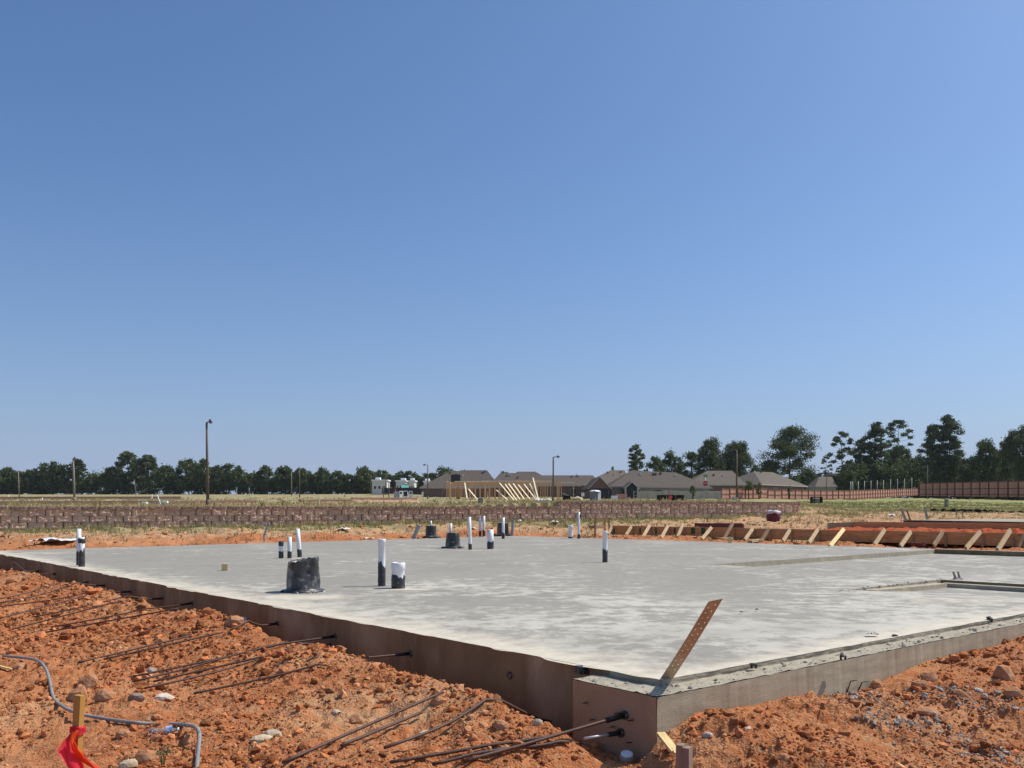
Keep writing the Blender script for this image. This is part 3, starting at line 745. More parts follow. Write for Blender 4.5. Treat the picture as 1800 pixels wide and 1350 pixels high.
def tree(kind, label, px, ptop, Y, pw, pcrown, cat='tree', group=None, seed=0, density=1.0, leaf=None, lean=0.0, sparse=False, rk=1.0):
    """px column of the trunk, ptop row of the top, pw crown width in pixels, pcrown row of the crown's lower edge"""
    rs = np.random.RandomState(seed+101); rr = random.Random(seed)
    base = ground(px, Y); base.z -= .1
    Hh = at(px, ptop, Y).z-base.z; W = pw/F*Y; zc = max(.04*Hh, at(px, pcrown, Y).z-base.z)
    q = Y/1600*1.76                      # one picture pixel at that distance
    name = {'pine': 'pine_tree', 'oak': 'broadleaf_tree', 'shrub': 'shrub'}[kind]
    root = thing(name, label, cat, base, group)
    tb = MB(); cs, rd = [], []
    tr = max(.10, Hh*.012)
    top = Vector((lean*Hh, 0, Hh*.97))
    axis = lambda f: Vector((top.x*f*f+math.sin(f*5+seed)*.012*Hh, math.cos(f*4+seed)*.01*Hh, top.z*f))
    tb.tube([axis(f) for f in (0, .15, .35, .55, .75, .92)], [tr*1.25, tr, tr*.85, tr*.65, tr*.42, tr*.15], 7)
    if kind == 'pine':
        nb = int((20 if sparse else 34)*density)
        for i in range(nb):
            f = (i+.5)/nb; z = zc+(Hh-zc)*(f**.92)
            prof = math.sin(math.pi*min(1, (.16+.84*f)))**.55*(1-.30*f) if f < .96 else .22
            R = W*.5*prof*rr.uniform(.55, 1.12); ang = i*2.4+rr.uniform(-.6, .6)
            ax = axis(z/top.z*.96 if z < top.z else .96)
            tip = Vector((ax.x+R*math.cos(ang), ax.y+R*math.sin(ang)*.8, z+R*rr.uniform(-.08, .22)))
            st = Vector((ax.x, ax.y, z-R*.18))
            tb.tube([st, (st+tip)/2+Vector((0, 0, -.02*R)), tip], [tr*.28, tr*.18, tr*.06], 4, cap=False)
            kk = rr.choice((1, 2, 2, 3)) if not sparse else rr.choice((1, 1, 2))
            for j in range(kk):
                g = 1-.32*j
                c = st+(tip-st)*g+Vector((rr.uniform(-.08, .08)*W, rr.uniform(-.08, .08)*W, rr.uniform(0, .10)*W*.4))
                cs.append(c); rd.append(W*rr.uniform(.11, .19)*(1.0 if not sparse else .8))
        flat = .55
    else:
        nb = int(46*density)
        cz = (Hh+zc)/2; hz = (Hh-zc)/2
        for i in range(nb):
            for _ in range(20):
                v = Vector((rr.gauss(0, 1), rr.gauss(0, 1), rr.gauss(0, 1))).normalized()*rr.uniform(.35, 1)**.5
                if v.z > -.9: break
            taper = 1-.35*max(0, v.z)
            c = Vector((v.x*W*.42*taper, v.y*W*.36*taper, cz+v.z*hz*.86))
            c.x += top.x*(c.z/Hh)**2
            cs.append(c); rd.append(min(W, hz*2)*rr.uniform(.11, .21))
            if i % 4 == 0 and kind == 'oak':
                s0 = axis(max(.15, min(.6, c.z/Hh*.55)))
                tb.tube([s0, (s0+c)/2+Vector((0, 0, .05*Hh)), c], [tr*.45, tr*.3, tr*.1], 4, cap=False)
        flat = .8
    cs = np.array([c[:] for c in cs]); rd = np.array(rd)*rk
    size = max(.30, 1.35*q) if leaf is None else leaf
    per = int(np.clip(34*(rd.mean()/size)**2*.62, 18, 380))
    P = blob(rs, cs, rd, per, flat)
    S = size*rs.uniform(.6, 1.4, len(P))
    ml = {'pine': M['pine'], 'oak': M['leaf'], 'shrub': M['leaflight']}[kind]
    tb.build('trunk', M['barkpale'] if sparse else M['bark'], root)
    link('crown', quads('crown', P, S, seed, ml), root)
    return root
GR = 'tall trees behind the houses and fences'
right_trees = [
 ('pine', 'small slender pine with ragged layered crown alone above the ridge of the long brown roof', 1119, 783, 205, 27, 832, .8, False),
 ('oak', 'low dark tree between the lone slender pine and the two-topped crown over the long roof', 1152, 799, 215, 36, 850, .8, False),
 ('oak', 'medium broad tree with two-topped crown behind the middle of the long brown roof', 1180, 784, 218, 40, 855, 1, False),
 ('oak', 'dark round tree just left of the tallest big crown behind the houses', 1215, 788, 222, 34, 860, 1, False),
 ('oak', 'tallest broad dark crown of the clump behind the houses', 1248, 756, 225, 46, 860, 1.3, False),
 ('oak', 'wide loose crown behind the street lamp that stands before the red fence', 1294, 767, 228, 54, 862, 1.3, False),
 ('oak', 'small tree filling the low gap right of the street lamp by the red fence', 1328, 812, 225, 24, 862, .7, False),
 ('oak', 'low rounded tree immediately left of the big lone spreading pine', 1350, 808, 230, 32, 858, .8, False),
 ('pine', 'big lone spreading pine with tiers of foliage behind the grey-brown hip roof', 1389, 756, 190, 84, 840, .72, False),
 ('oak', 'dense dark bushy tree at the foot of the big lone spreading pine, on its right', 1421, 820, 185, 30, 868, .8, False),
 ('pine', 'little thin pine with a scanty top standing before the distant tan roof', 1453, 803, 175, 20, 828, .5, True),
 ('pine', 'tall sparse pine with pale bare trunk and open see-through crown', 1479, 761, 200, 44, 818, .9, True),
 ('oak', 'yellow-green low tree under the tall sparse pale-trunked pine', 1490, 822, 180, 34, 866, .8, False),
 ('pine', 'medium pine with drooping tiers just right of the sparse pale-trunked pine', 1515, 773, 205, 36, 858, .9, False),
 ('pine', 'tall straight pine with pointed top among the white fence posts', 1540, 745, 200, 40, 862, 1.2, False),
 ('pine', 'tall pine with wide flat open top, its lower stem hidden by dark foliage', 1578, 740, 215, 42, 800, 1.0, True),
 ('oak', 'broad dark tree wrapped round the lower stem of the flat-topped pine', 1582, 777, 205, 50, 866, 1.3, False),
 ('oak', 'dark tree filling the gap behind the meeting of the two brown fences', 1618, 790, 205, 34, 866, .9, False),
 ('pine', 'tall pine with rounded bushy top left of the highest pine over the right fence', 1640, 750, 185, 40, 858, 1.2, False),
 ('pine', 'highest pine over the right brown fence, its tuft standing above all others', 1670, 734, 185, 44, 862, 1.4, False),
 ('oak', 'low dark tree in the dip right of the highest pine', 1703, 800, 180, 34, 862, .9, False),
 ('oak', 'broad tree with pale branches showing behind the middle of the right fence', 1733, 764, 175, 46, 860, 1.2, False),
 ('oak', 'dark tree squeezed beside the massive crown near the right picture edge', 1763, 767, 180, 36, 860, 1.1, False),
 ('oak', 'massive dark tree rising at the right edge of the picture', 1797, 738, 172, 60, 858, 1.6, False),
]
for i, (k, lb, px, pt, Y, pw, pc, dn, sp) in enumerate(right_trees):
    tree(k, lb, px, pt, Y*1.32, pw*(1.22 if k == 'pine' else 1.2), pc, 'tree', GR, seed=i+1, density=dn*(1.0 if k == 'pine' else 1.0), sparse=sp, leaf=None, rk=(1.0 if k == 'pine' else .88))
GL = 'trees along the far left wood edge'
left_trees = [
 ('oak', 'dark pointed tree at the very left end of the far wood', 11, 820, 30), ('oak', 'low tree behind the thin bare pole at the left end of the wood', 37, 824, 30),
 ('oak', 'smaller tree right of the thin bare pole at the left end of the wood', 58, 822, 26), ('oak', 'high rounded tree, first of the tall trio in the left wood', 80, 807, 32),
 ('oak', 'middle tree of the tall trio in the left wood', 98, 809, 26), ('oak', 'right-hand tree of the tall trio in the left wood', 115, 812, 20),
 ('pine', 'leaning pine beside the lamp post at the left of the field', 137, 809, 22), ('oak', 'lowest small tree in the dip right of the left lamp post', 163, 832, 26),
 ('oak', 'broad tree at the left foot of the tallest pine of the left wood', 201, 816, 34), ('pine', 'tallest pine of the left wood with a flat umbrella top', 225, 798, 34),
 ('pine', 'flat layered pine right of the tallest pine in the left wood', 262, 804, 32), ('oak', 'small round top in the dip between the layered pine and the broad crown', 293, 815, 28),
 ('oak', 'broad high crown left of the big street lamp', 332, 803, 48), ('oak', 'rounded crown touching the big street lamp from the left', 353, 804, 34),
 ('oak', 'dark tree directly right of the big street lamp', 385, 815, 34), ('oak', 'second dark tree right of the big street lamp', 402, 812, 28),
 ('oak', 'third tree right of the big street lamp, sloping down to a gap', 420, 818, 26), ('oak', 'low tree in the gap right of the big street lamp', 442, 830, 28),
 ('oak', 'round tree at the right side of the gap in the left wood', 466, 818, 28), ('oak', 'tree just left of the pair of bare poles in the wood', 499, 815, 32),
 ('oak', 'tree directly behind the taller of the paired bare poles', 529, 818, 34), ('oak', 'dark tree right of the pair of bare poles', 564, 822, 30),
 ('oak', 'flat-topped low tree near the right end of the left wood', 592, 827, 34), ('oak', 'small tree at the right end of the left wood', 614, 832, 22),
 ('oak', 'tall dark tree closing the wood beside the white buildings', 640, 819, 32), ('oak', 'tree rising behind the first white building', 672, 826, 36),
 ('oak', 'tree behind the second white building', 704, 828, 26), ('oak', 'paler tree between the white buildings and the thin street lamp', 724, 824, 30),
 ('oak', 'small tree behind the thin street lamp near the roofs', 753, 829, 24), ('oak', 'larger green tree above the leftmost roof slope', 781, 820, 44), ('oak', 'dark tree top peeping over the leftmost roof ridge', 811, 824, 26),
 ('oak', 'little dark tree top over the dip between two roofs', 887, 827, 20), ('oak', 'small low tree top over the roofs right of the middle street lamp', 1070, 832, 22)]
for i, (k, lb, px, pt, pw) in enumerate(left_trees):
    tree(k, lb, px, pt-1, 395 if px < 650 else 420, pw*(1.5), 866 if k == 'oak' else 845, 'tree', GL, seed=i+60, density=1.25, leaf=.72, rk=.72)
# the dark undergrowth that closes the wood, too many bushes to count
def undergrowth(name, label, px0, px1, Y, ptop, seed, n, leaf, jag):
    rs = np.random.RandomState(seed); m = n//70
    px = rs.uniform(px0, px1, m); Yc = Y+rs.uniform(-6, 10, m); top = ptop+rs.uniform(0, jag, m)
    cs, rd = [], []
    for a, b, t in zip(px, Yc, top):
        g = ground(a, b); h = max(.8, at(a, t, b).z-g.z)
        f = rs.uniform(.05, 1); cs.append((g.x, b+rs.uniform(-2, 2), g.z+h*f)); rd.append(rs.uniform(.5, 1.1)*leaf*3)
    P = blob(rs, np.array(cs), np.array(rd), 70, .8)
    o = link(name, quads(name, P, leaf*rs.uniform(.6, 1.4, len(P)), seed, M['leaf'])); tag(o, label, 'undergrowth', kind='stuff')
undergrowth('wood_undergrowth', 'dark undergrowth and further trees filling the far left wood', -420, 665, 402, 829, 21, 80000, .85, 20)
undergrowth('wood_undergrowth', 'dark mixed bushes filling in below the tall trees behind the right fences', 1480, 1880, 262, 804, 22, 56000, .62, 40)
undergrowth('wood_undergrowth', 'dark low bushes between the lone spreading pine and the sparse pine', 1405, 1500, 262, 832, 27, 12000, .62, 24)
undergrowth('wood_undergrowth', 'dense dark foliage between the big trees above the right fence', 1690, 1880, 255, 800, 25, 22000, .62, 50)
undergrowth('wood_undergrowth', 'dark bushes below the clump behind the houses', 1130, 1430, 300, 826, 23, 26000, .65, 24)
undergrowth('wood_undergrowth', 'far low tree line between the white buildings and the roofs', 630, 1140, 440, 842, 24, 24000, 1.0, 14)

# ================================================================== grass
def blades(name, label, X, Y, hgt, seed, matl, nb=6, wid=.012, spread=.10):
    rs = np.random.RandomState(seed); n = len(X); k = np.repeat(np.arange(n), nb)
    z = zterr(X, Y)
    bx = X[k]+rs.normal(0, spread, len(k))*.6; by = Y[k]+rs.normal(0, spread, len(k))*.6; bz = z[k]-.02
    a = rs.uniform(0, 6.28, len(k)); h = hgt[k]*rs.uniform(.5, 1.25, len(k)); ln = h*rs.uniform(.1, .7, len(k)); b = rs.uniform(0, 6.28, len(k))
    w = wid*np.clip(Y[k]/22, .7, 4)
    dx, dy = np.cos(a)*w, np.sin(a)*w
    V = np.stack([np.stack([bx-dx, by-dy, bz], -1), np.stack([bx+dx, by+dy, bz], -1), np.stack([bx+np.cos(b)*ln, by+np.sin(b)*ln, bz+h], -1)], 1).reshape(-1, 3)
    me = mesh_np(name, V, np.arange(len(k)*3).reshape(-1, 3), matl)
    return tag(link(name, me), label, 'grass', kind='stuff')
def sl(s, d): return WA.x+WD.x*s+WN.x*d, WA.y+WD.y*s+WN.y*d
rs = np.random.RandomState(31)
s_ = rs.uniform(S0, S1+3, 3000); d_ = -np.abs(rs.normal(0, 1.1, 3000))-.1; X_, Y_ = sl(s_, d_)
blades('dry_grass', 'dry grass and weeds growing along the foot of the block wall', X_, Y_, .05+.17*rs.uniform(0, 1, 3000)**2, 1, M['grassgreen'])
s_ = rs.uniform(S0, S1+6, 4200); d_ = rs.uniform(.45, 1, 4200)+rs.exponential(7, 4200); X_, Y_ = sl(s_, d_)
blades('dry_grass', 'thin straw-coloured grass on the raised field above the block wall', X_, Y_, .04+.16*rs.uniform(0, 1, 4200)**3, 2, M['grass'], wid=.012)
px_ = rs.uniform(1400, 1840, 1500); Y_ = rs.uniform(34, 54, 1500); X_ = (px_-900)/F*Y_
blades('straw_grass', 'straw-coloured grass on the tan slope right of the block wall end', X_, Y_, .05+.12*rs.uniform(0, 1, 1500)**2, 13, M['grass'], wid=.013)
px_ = rs.uniform(1400, 1840, 5200); Y_ = 50*np.exp(rs.uniform(0, 1, 5200)*math.log(110/50)); X_ = (px_-900)/F*Y_
blades('short_grass', 'short patchy green grass on the rising ground below the right fence', X_, Y_, .06+.10*rs.uniform(0, 1, 5200)**2, 3, M['grassgreen'], wid=.014)
px_ = rs.uniform(-40, 1300, 3600); Y_ = 55*np.exp(rs.uniform(0, 1, 3600)*math.log(160/55)); X_ = (px_-900)/F*Y_
blades('field_grass', 'scattered grass tufts over the wide dry field', X_, Y_, .06+.30*rs.uniform(0, 1, 3600)**3, 4, M['grass'], wid=.02)
px_ = rs.uniform(0, 1500, 1500); Y_ = rs.uniform(22, 38, 1500); X_ = (px_-900)/F*Y_
ok = (dists(X_, Y_)[7] < -.5) & (np.maximum(dists(X_, Y_)[2], dists(X_, Y_)[3]) > 1.2)
blades('sparse_weeds', 'sparse weeds dotted over the bare slope behind the slab', X_[ok], Y_[ok], .05+.10*rs.uniform(0, 1, ok.sum()), 5, M['weed'])
def weed(label, p, h, n, seed, matl='weed'):
    r = random.Random(seed); b = MB()
    for k in range(n):
        a = r.uniform(0, 6.28); l = h*r.uniform(.5, 1); t = Vector((math.cos(a)*l*.35, math.sin(a)*l*.35, l))
        b.tube([(0, 0, -.02), t*.5+Vector((0, 0, l*.08)), t], [.0025*max(1, p.y/9), .002*max(1, p.y/9), .0008], 4, cap=False)
        for j in range(5):
            f = r.uniform(.3, 1); c = t*f; u = Vector((r.uniform(-1, 1), r.uniform(-1, 1), r.uniform(-.2, .6))).normalized()*h*.16; w = u.orthogonal().normalized()*h*.03
            b.add([c, c+u*.5+w, c+u, c+u*.5-w], [(0, 1, 2, 3)])
    return tag(b.build('weed', M[matl], None, p), label, 'weed', 'single weeds', 'thing')
weed('small green weed growing from the orange soil near the bottom left', onterr(284, 1350)+Vector((0, .02, 0)), .13, 9, 1)
weed('tall dry weed stem on top of the wall near the left lamp post', ground(166, 31.5), .34, 7, 2, 'grass')
weed('taller forked dry weed on top of the wall right of the left lamp post', ground(176, 31.6), .40, 8, 3, 'grass')
weed('reddish dry weed beside the foot of the big street lamp', ground(376, 33), .30, 7, 4, 'grass')
weed('tuft of tall yellow-green weeds on the wall between lamp and paired poles', ground(460, 35), .36, 16, 5, 'grass')
weed('second tuft of tall weeds on the wall below the paired poles', ground(496, 35), .34, 16, 6, 'grass')

# ================================================================== houses
def house(label, E, R, pground, mats=('shingle', 'brick'), front=None, windows=(), vents=3, gable=False, seed=0):
    """E: four eave corners (near-left, near-right, far-right, far-left), R: two ridge ends; all world points"""
    E = [Vector(e) for e in E]; R = [Vector(r) for r in R]
    g = pground; o = Vector((E[0].x, E[0].y, g)); root = thing('brick_house', label, 'house', o, 'single-storey houses beyond the field')
    roof, wall = mats
    b = MB(); E_ = [e-o for e in E]; R_ = [r-o for r in R]
    b.add(E_+R_, [(0, 1, 5, 4), (1, 2, 5), (2, 3, 4, 5), (3, 0, 4)])
    lo = [e-Vector((0, 0, .18)) for e in E_]
    b.add(lo, [(3, 2, 1, 0)])
    rf = b.build('roof', M[roof], root)
    b = MB()
    for i in range(4):
        p, q = E_[i], E_[(i+1) % 4]; cdir = (q-p).normalized(); n = Vector((cdir.y, -cdir.x, 0))*.03
        b.add([p+n, q+n, q+n-Vector((0, 0, .2)), p+n-Vector((0, 0, .2))], [(0, 3, 2, 1)])
    b.build('fascia', M['trim'], rf)
    c = (E_[0]+E_[1]+E_[2]+E_[3])/4
    ins = [Vector((e.x+(c.x-e.x)/max(1e-3, (Vector((c.x-e.x, c.y-e.y)).length))*.6, e.y+(c.y-e.y)/max(1e-3, (Vector((c.x-e.x, c.y-e.y)).length))*.6, e.z-.17)) for e in E_]
    b = MB()
    for i in range(4):
        p, q = ins[i], ins[(i+1) % 4]
        b.add([p, q, (q.x, q.y, -.6), (p.x, p.y, -.6)], [(0, 3, 2, 1)])
    b.build('wall', M[wall], root)
    for (f, w, zt, zb) in windows:                  # on the near wall
        p, q = ins[0], ins[1]; d = (q-p); L = d.length; d.normalize(); n = Vector((d.y, -d.x, 0))
        cc = p+d*(L*f); zz = (cc.z-zt+cc.z-zb)/2
        fr = MB().box(Vector((cc.x, cc.y, zz))+n*.02, (w+.16, .08, zb-zt+.16), (0, 0, math.atan2(d.y, d.x))).build('window', M['trim'], root)
        MB().box(Vector((cc.x, cc.y, zz))+n*.05, (w, .06, zb-zt), (0, 0, math.atan2(d.y, d.x))).build('pane', M['glass'], fr)
    r = random.Random(seed)
    for k in range(vents):
        f = r.uniform(.1, .9); t = r.uniform(.6, .9); p = (E_[0]*(1-f)+E_[1]*f)*(1-t)+(R_[0]*(1-f)+R_[1]*f)*t
        MB().box(p+Vector((0, 0, .14)), (.32, .32, .36)).build('roof_vent', M['white'] if k % 2 else M['lamphead'], rf)
    return root
def hip(label, px0, px1, pe, rx0, rx1, pr, Y, dep, **kw):
    E = [at(px0, pe, Y), at(px1, pe, Y)]; E += [E[1]+Vector((0, dep, 0)), E[0]+Vector((0, dep, 0))]
    R = [at(rx0, pr, Y+dep/2), at(rx1, pr, Y+dep/2)]
    g = zt1(E[0].x, Y); g = min(g, E[0].z-2.3)
    return house(label, E, R, g, **kw)
hip('leftmost house with the long steep brown hip roof behind the timber frame', 737, 860, 857, 791, 815, 828, 190, 14, seed=1)
hip('house behind the timber frame with a flat-ridged brown roof beside the dark sheathing', 800, 880, 857, 812, 856, 826.5, 206, 14, seed=2)
hip('brown hip-roofed house behind the left part of the leaning braces', 858, 945, 856, 879, 930, 831.5, 198, 13, seed=3)
hip('house with short flat ridge behind the leaning braces', 880, 990, 856, 909, 941, 829, 214, 14, seed=4)
hip('long low brown roof behind the middle street lamp', 925, 1060, 853.5, 950, 1042, 835.5, 205, 12, seed=5, windows=((.62, 1.2, .5, 1.7),))
hip('small gabled roof rising behind the garage gable', 1025, 1110, 852, 1074, 1098, 826.5, 190, 14, seed=6, mats=('shingle2', 'brick'))
hip('large tan roof behind the stop sign', 1210, 1312, 852, 1243, 1287, 827.5, 178, 12, mats=('shingle2', 'brick'), seed=7, vents=2)
# corner house with its corner towards the picture
e0, e1, e3 = at(1339, 851, 185), at(1420, 854.5, 198), at(1262, 851, 202)
house('hip-roofed house with its corner towards us behind the red fence', [e0, e1, e1+e3-e0, e3], [at(1325, 829, 197), at(1358, 830, 200)], 1.4, mats=('shingle2', 'brick'), seed=8, vents=2, windows=((.3, 1.0, .5, 1.2),))
hip('distant tan roof seen between the trees above the red fence', 1433, 1472, 855, 1440, 1462, 838, 235, 12, mats=('shingle2', 'siding'), seed=9, vents=0)
hip('distant grey-violet roof half hidden behind the sparse pale-trunked pine', 1452, 1484, 852, 1460, 1478, 832, 260, 12, mats=('shingle', 'siding'), seed=10, vents=0)
# the main house: long body, garage wing with a gable, small porch gable
def main_house():
    Y = 150; g = zt1(at(1180, 870, Y).x, Y)
    E = [at(1071, 854.5, Y), at(1253, 857, Y)]; E += [E[1]+Vector((0, 15, 0)), E[0]+Vector((0, 15, 0))]
    root = house('near brown-roofed house with garage gable and small porch gable', E, [at(1110, 827, Y+7.5), at(1188, 830.5, Y+7.5)], g, mats=('shingle', 'siding'), seed=11, vents=5,
                 windows=((.27, .7, .45, .95), (.46, .8, .45, .95), (.495, .8, .45, .95), (.60, .7, .45, .95), (.66, .7, .45, .95), (.90, .8, .45, .95), (.95, .8, .45, .95)))
    o = root.location
    def gable_wing(p0, p1, pk, pe, pkrow, Yn, dep, wallm, opening=None, trim=False):
        a = at(p0, pe, Yn)-o; c = at(p1, pe, Yn)-o; k = at(pk, pkrow, Yn)-o; dv = Vector((0, dep, 0))
        b = MB(); up = Vector((0, 0, .16)); out = Vector((0, -.35, 0))
        sl_ = (k-a).normalized()*.5; sr_ = (k-c).normalized()*.5
        A0, C0, K0 = a-sl_+out, c-sr_+out, k+out
        b.add([A0, K0, K0+dv, A0+dv, C0, C0+dv], [(0, 1, 2, 3), (1, 4, 5, 2)])
        b.add([A0-up, K0-up, K0-up+dv, A0-up+dv, C0-up, C0-up+dv], [(3, 2, 1, 0), (2, 5, 4, 1)])
        b.build('gable_roof', M['shingle'], root)
        b = MB(); b.add([A0, K0, K0-up, A0-up, C0, C0-up], [(0, 3, 2, 1), (1, 2, 5, 4)]); b.build('bargeboard', M['offwhite'] if trim else M['trim'], root)
        gz = -.6
        b = MB(); b.add([a, c, k, (a.x, a.y, gz), (c.x, c.y, gz), a+dv, c+dv, (a.x, a.y+dep, gz), (c.x, c.y+dep, gz)], [(0, 1, 2), (0, 3, 4, 1), (5, 7, 3, 0), (1, 4, 8, 6)]); b.build('gable_wall', M[wallm], root)
        if opening:
            q0, q1, qt = opening; x0 = at(q0, qt, Yn)-o; x1 = at(q1, qt, Yn)-o
            MB().box(((x0.x+x1.x)/2, x0.y-.03, (x0.z+gz)/2), (x1.x-x0.x, .12, x0.z-gz)).build('garage_door', M['dark'], root)
    gable_wing(1037, 1071, 1054, 855, 837.5, 143, 14, 'brick', (1041, 1069.5, 858.5))
    gable_wing(1101, 1120, 1110.5, 855, 846, 146, 5, 'dark', None, True)
    for q in (1099.5, 1121):
        p = at(q, 855, 145.6)-o; MB().box((p.x, p.y, p.z/2-.3), (.25, .25, p.z+.6)).build('porch_post', M['trim'], root)
main_house()
for lb, x0, x1, y0, y1, tx0, tx1 in (('first white flat-roofed building left of the thin street lamp', 654, 680, 845, 864, 658, 666), ('second white flat-roofed building with rooftop box among the trees', 696, 712, 846, 862, 703, 711), ('third small white building beside the teal roof', 718, 728, 846, 862, 720, 726), ('white rooftop building peeping above the leftmost roof slope', 745, 760, 847, 860, 746, 753)):
    Y = 330; a = at(x0, y0, Y); c = at(x1, y1+6, Y); o = Vector(((a.x+c.x)/2, Y, c.z)); root = thing('white_building', lb, 'building', o, 'white buildings beyond the field')
    w = c.x-a.x; hh = a.z-c.z
    MB().box((0, 4, hh/2), (w, 8, hh)).build('wall', M['offwhite'], root)
    MB().box((0, 4, hh+.15), (w+.7, 8.7, .5)).build('roof', M['white'], root)
    p = at((tx0+tx1)/2, y0-4, Y)-o; MB().box((p.x, 4, hh+.8), ((tx1-tx0)/F*Y, 3, .9)).build('rooftop_unit', M['white'], root)
    for k in range(3): MB().box((-w*.3+w*.3*k, -.02, hh*.52), (w*.14, .1, hh*.2)).build('window', M['glass'], root)
o = at(712, 855, 322); r_ = thing('small_shed', 'small teal-roofed shed between the white buildings', 'shed', o-Vector((0, 0, 3)))
b = MB(); b.add([(-1.2, -1.5, 2.4), (1.2, -1.5, 2.4), (1.2, 1.5, 2.4), (-1.2, 1.5, 2.4), (-1.2, 0, 3.4), (1.2, 0, 3.4)], [(0, 1, 5, 4), (2, 3, 4, 5), (1, 2, 5), (3, 0, 4)]); b.build('roof', M['teal'], r_)
MB().box((0, 0, 1.2), (2.1, 2.6, 2.4)).build('wall', M['offwhite'], r_)

# ================================================================== fences
def fence(label, P, wm, pm, hgt, first_board=True, rails=True, group=None, panels='fence_panel', drop=None, shared=True):
    root = thing('wooden_fence', label, 'fence', P[0], 'garden fences'); O = P[0]
    for a, c in zip(P, P[1:]):
        L = (Vector((c.x, c.y, 0))-Vector((a.x, a.y, 0))).length; n = max(1, round(L/2.44)); d = (c-a)/n; ang = math.atan2(d.y, d.x); l = Vector((d.x, d.y, 0)).length
        b = MB(); nb = int(l/.146); r = random.Random(5)
        for k in range(nb): b.box((l*(k+.5)/nb, .02, hgt/2+r.uniform(-.006, .006)), (l/nb*.955, .018, hgt))
        pme = b.me(panels, M[wm])
        b = MB()
        for zz in (.25, hgt*.53, hgt-.06): b.box((l/2, -.03, zz), (l, .05, .09))
        rme = b.me('fence_rail', M[pm]); pome = MB().box((0, -.05, hgt/2+.02), (.13, .11, hgt+.1)).me('fence_post', M[pm])
        for k in range(n):
            p = a+d*k-O; w0 = a+d*k; w1 = a+d*(k+1); p.z = min(zt1(w0.x, w0.y-.2), zt1(w1.x, w1.y-.2))-.08-O.z
            p.z = max(min(p.z, (w0.z+w1.z)/2-O.z), (w0.z+w1.z)/2-O.z-.35)
            link(panels, pme, root, p, (0, 0, ang))
            if rails: link('fence_rail', rme, root, p, (0, 0, ang))
            link('fence_post', pome, root, p, (0, 0, ang))
        link('fence_post', pome, root, c-O, (0, 0, ang))
    return root
fence('grey weathered board fence in front of the near house', [at(1114, 877.5, 146), at(1269, 877.5, 146)], 'fenceg', 'fenceg', 1.45)
fence('long red-brown board fence with dark posts turning back at a corner', [at(1268.5, 877.5, 146), at(1494, 875.5, 178), at(1613, 868.5, 236)], 'fenceb', 'fencebp', 1.86)
fence('taller red-brown fence standing nearest on the rising grass at right', [at(1616.5, 867.5, 133), at(1850, 868.5, 97)], 'fenceb', 'fencebp', 1.86)
fence('dark low fence line in front of the white buildings', [at(672, 865.5, 300), at(785, 868, 200)], 'fenced', 'fenced', 1.8, rails=False)
pm_ = MB().tube([(0, 0, 0), (0, 0, 4.1)], .055, 6).me('fence_post_pole', M['offwhite'])
whp = [(1495.5, 846), (1498.8, 846.5), (1508.7, 846), (1519.6, 845.5), (1531, 845), (1542, 844), (1553, 844), (1565.5, 842.5), (1577.6, 841.5), (1590, 841), (1602.8, 839)]
for i, (px, pt) in enumerate(whp):
    Y = 181+i*4.2; p = at(px, 872, Y); hz_ = at(px, pt, Y).z-p.z
    nm_ = ['first', 'second', 'third', 'fourth', 'fifth', 'sixth', 'seventh', 'eighth', 'ninth', 'tenth', 'last'][i]
    o = link('steel_post', pm_, None, p, scale=(1, 1, hz_/4.1)); tag(o, f'{nm_} tall pale post behind the red fence counting from its corner', 'post', 'tall pale posts behind the red fence', 'thing')

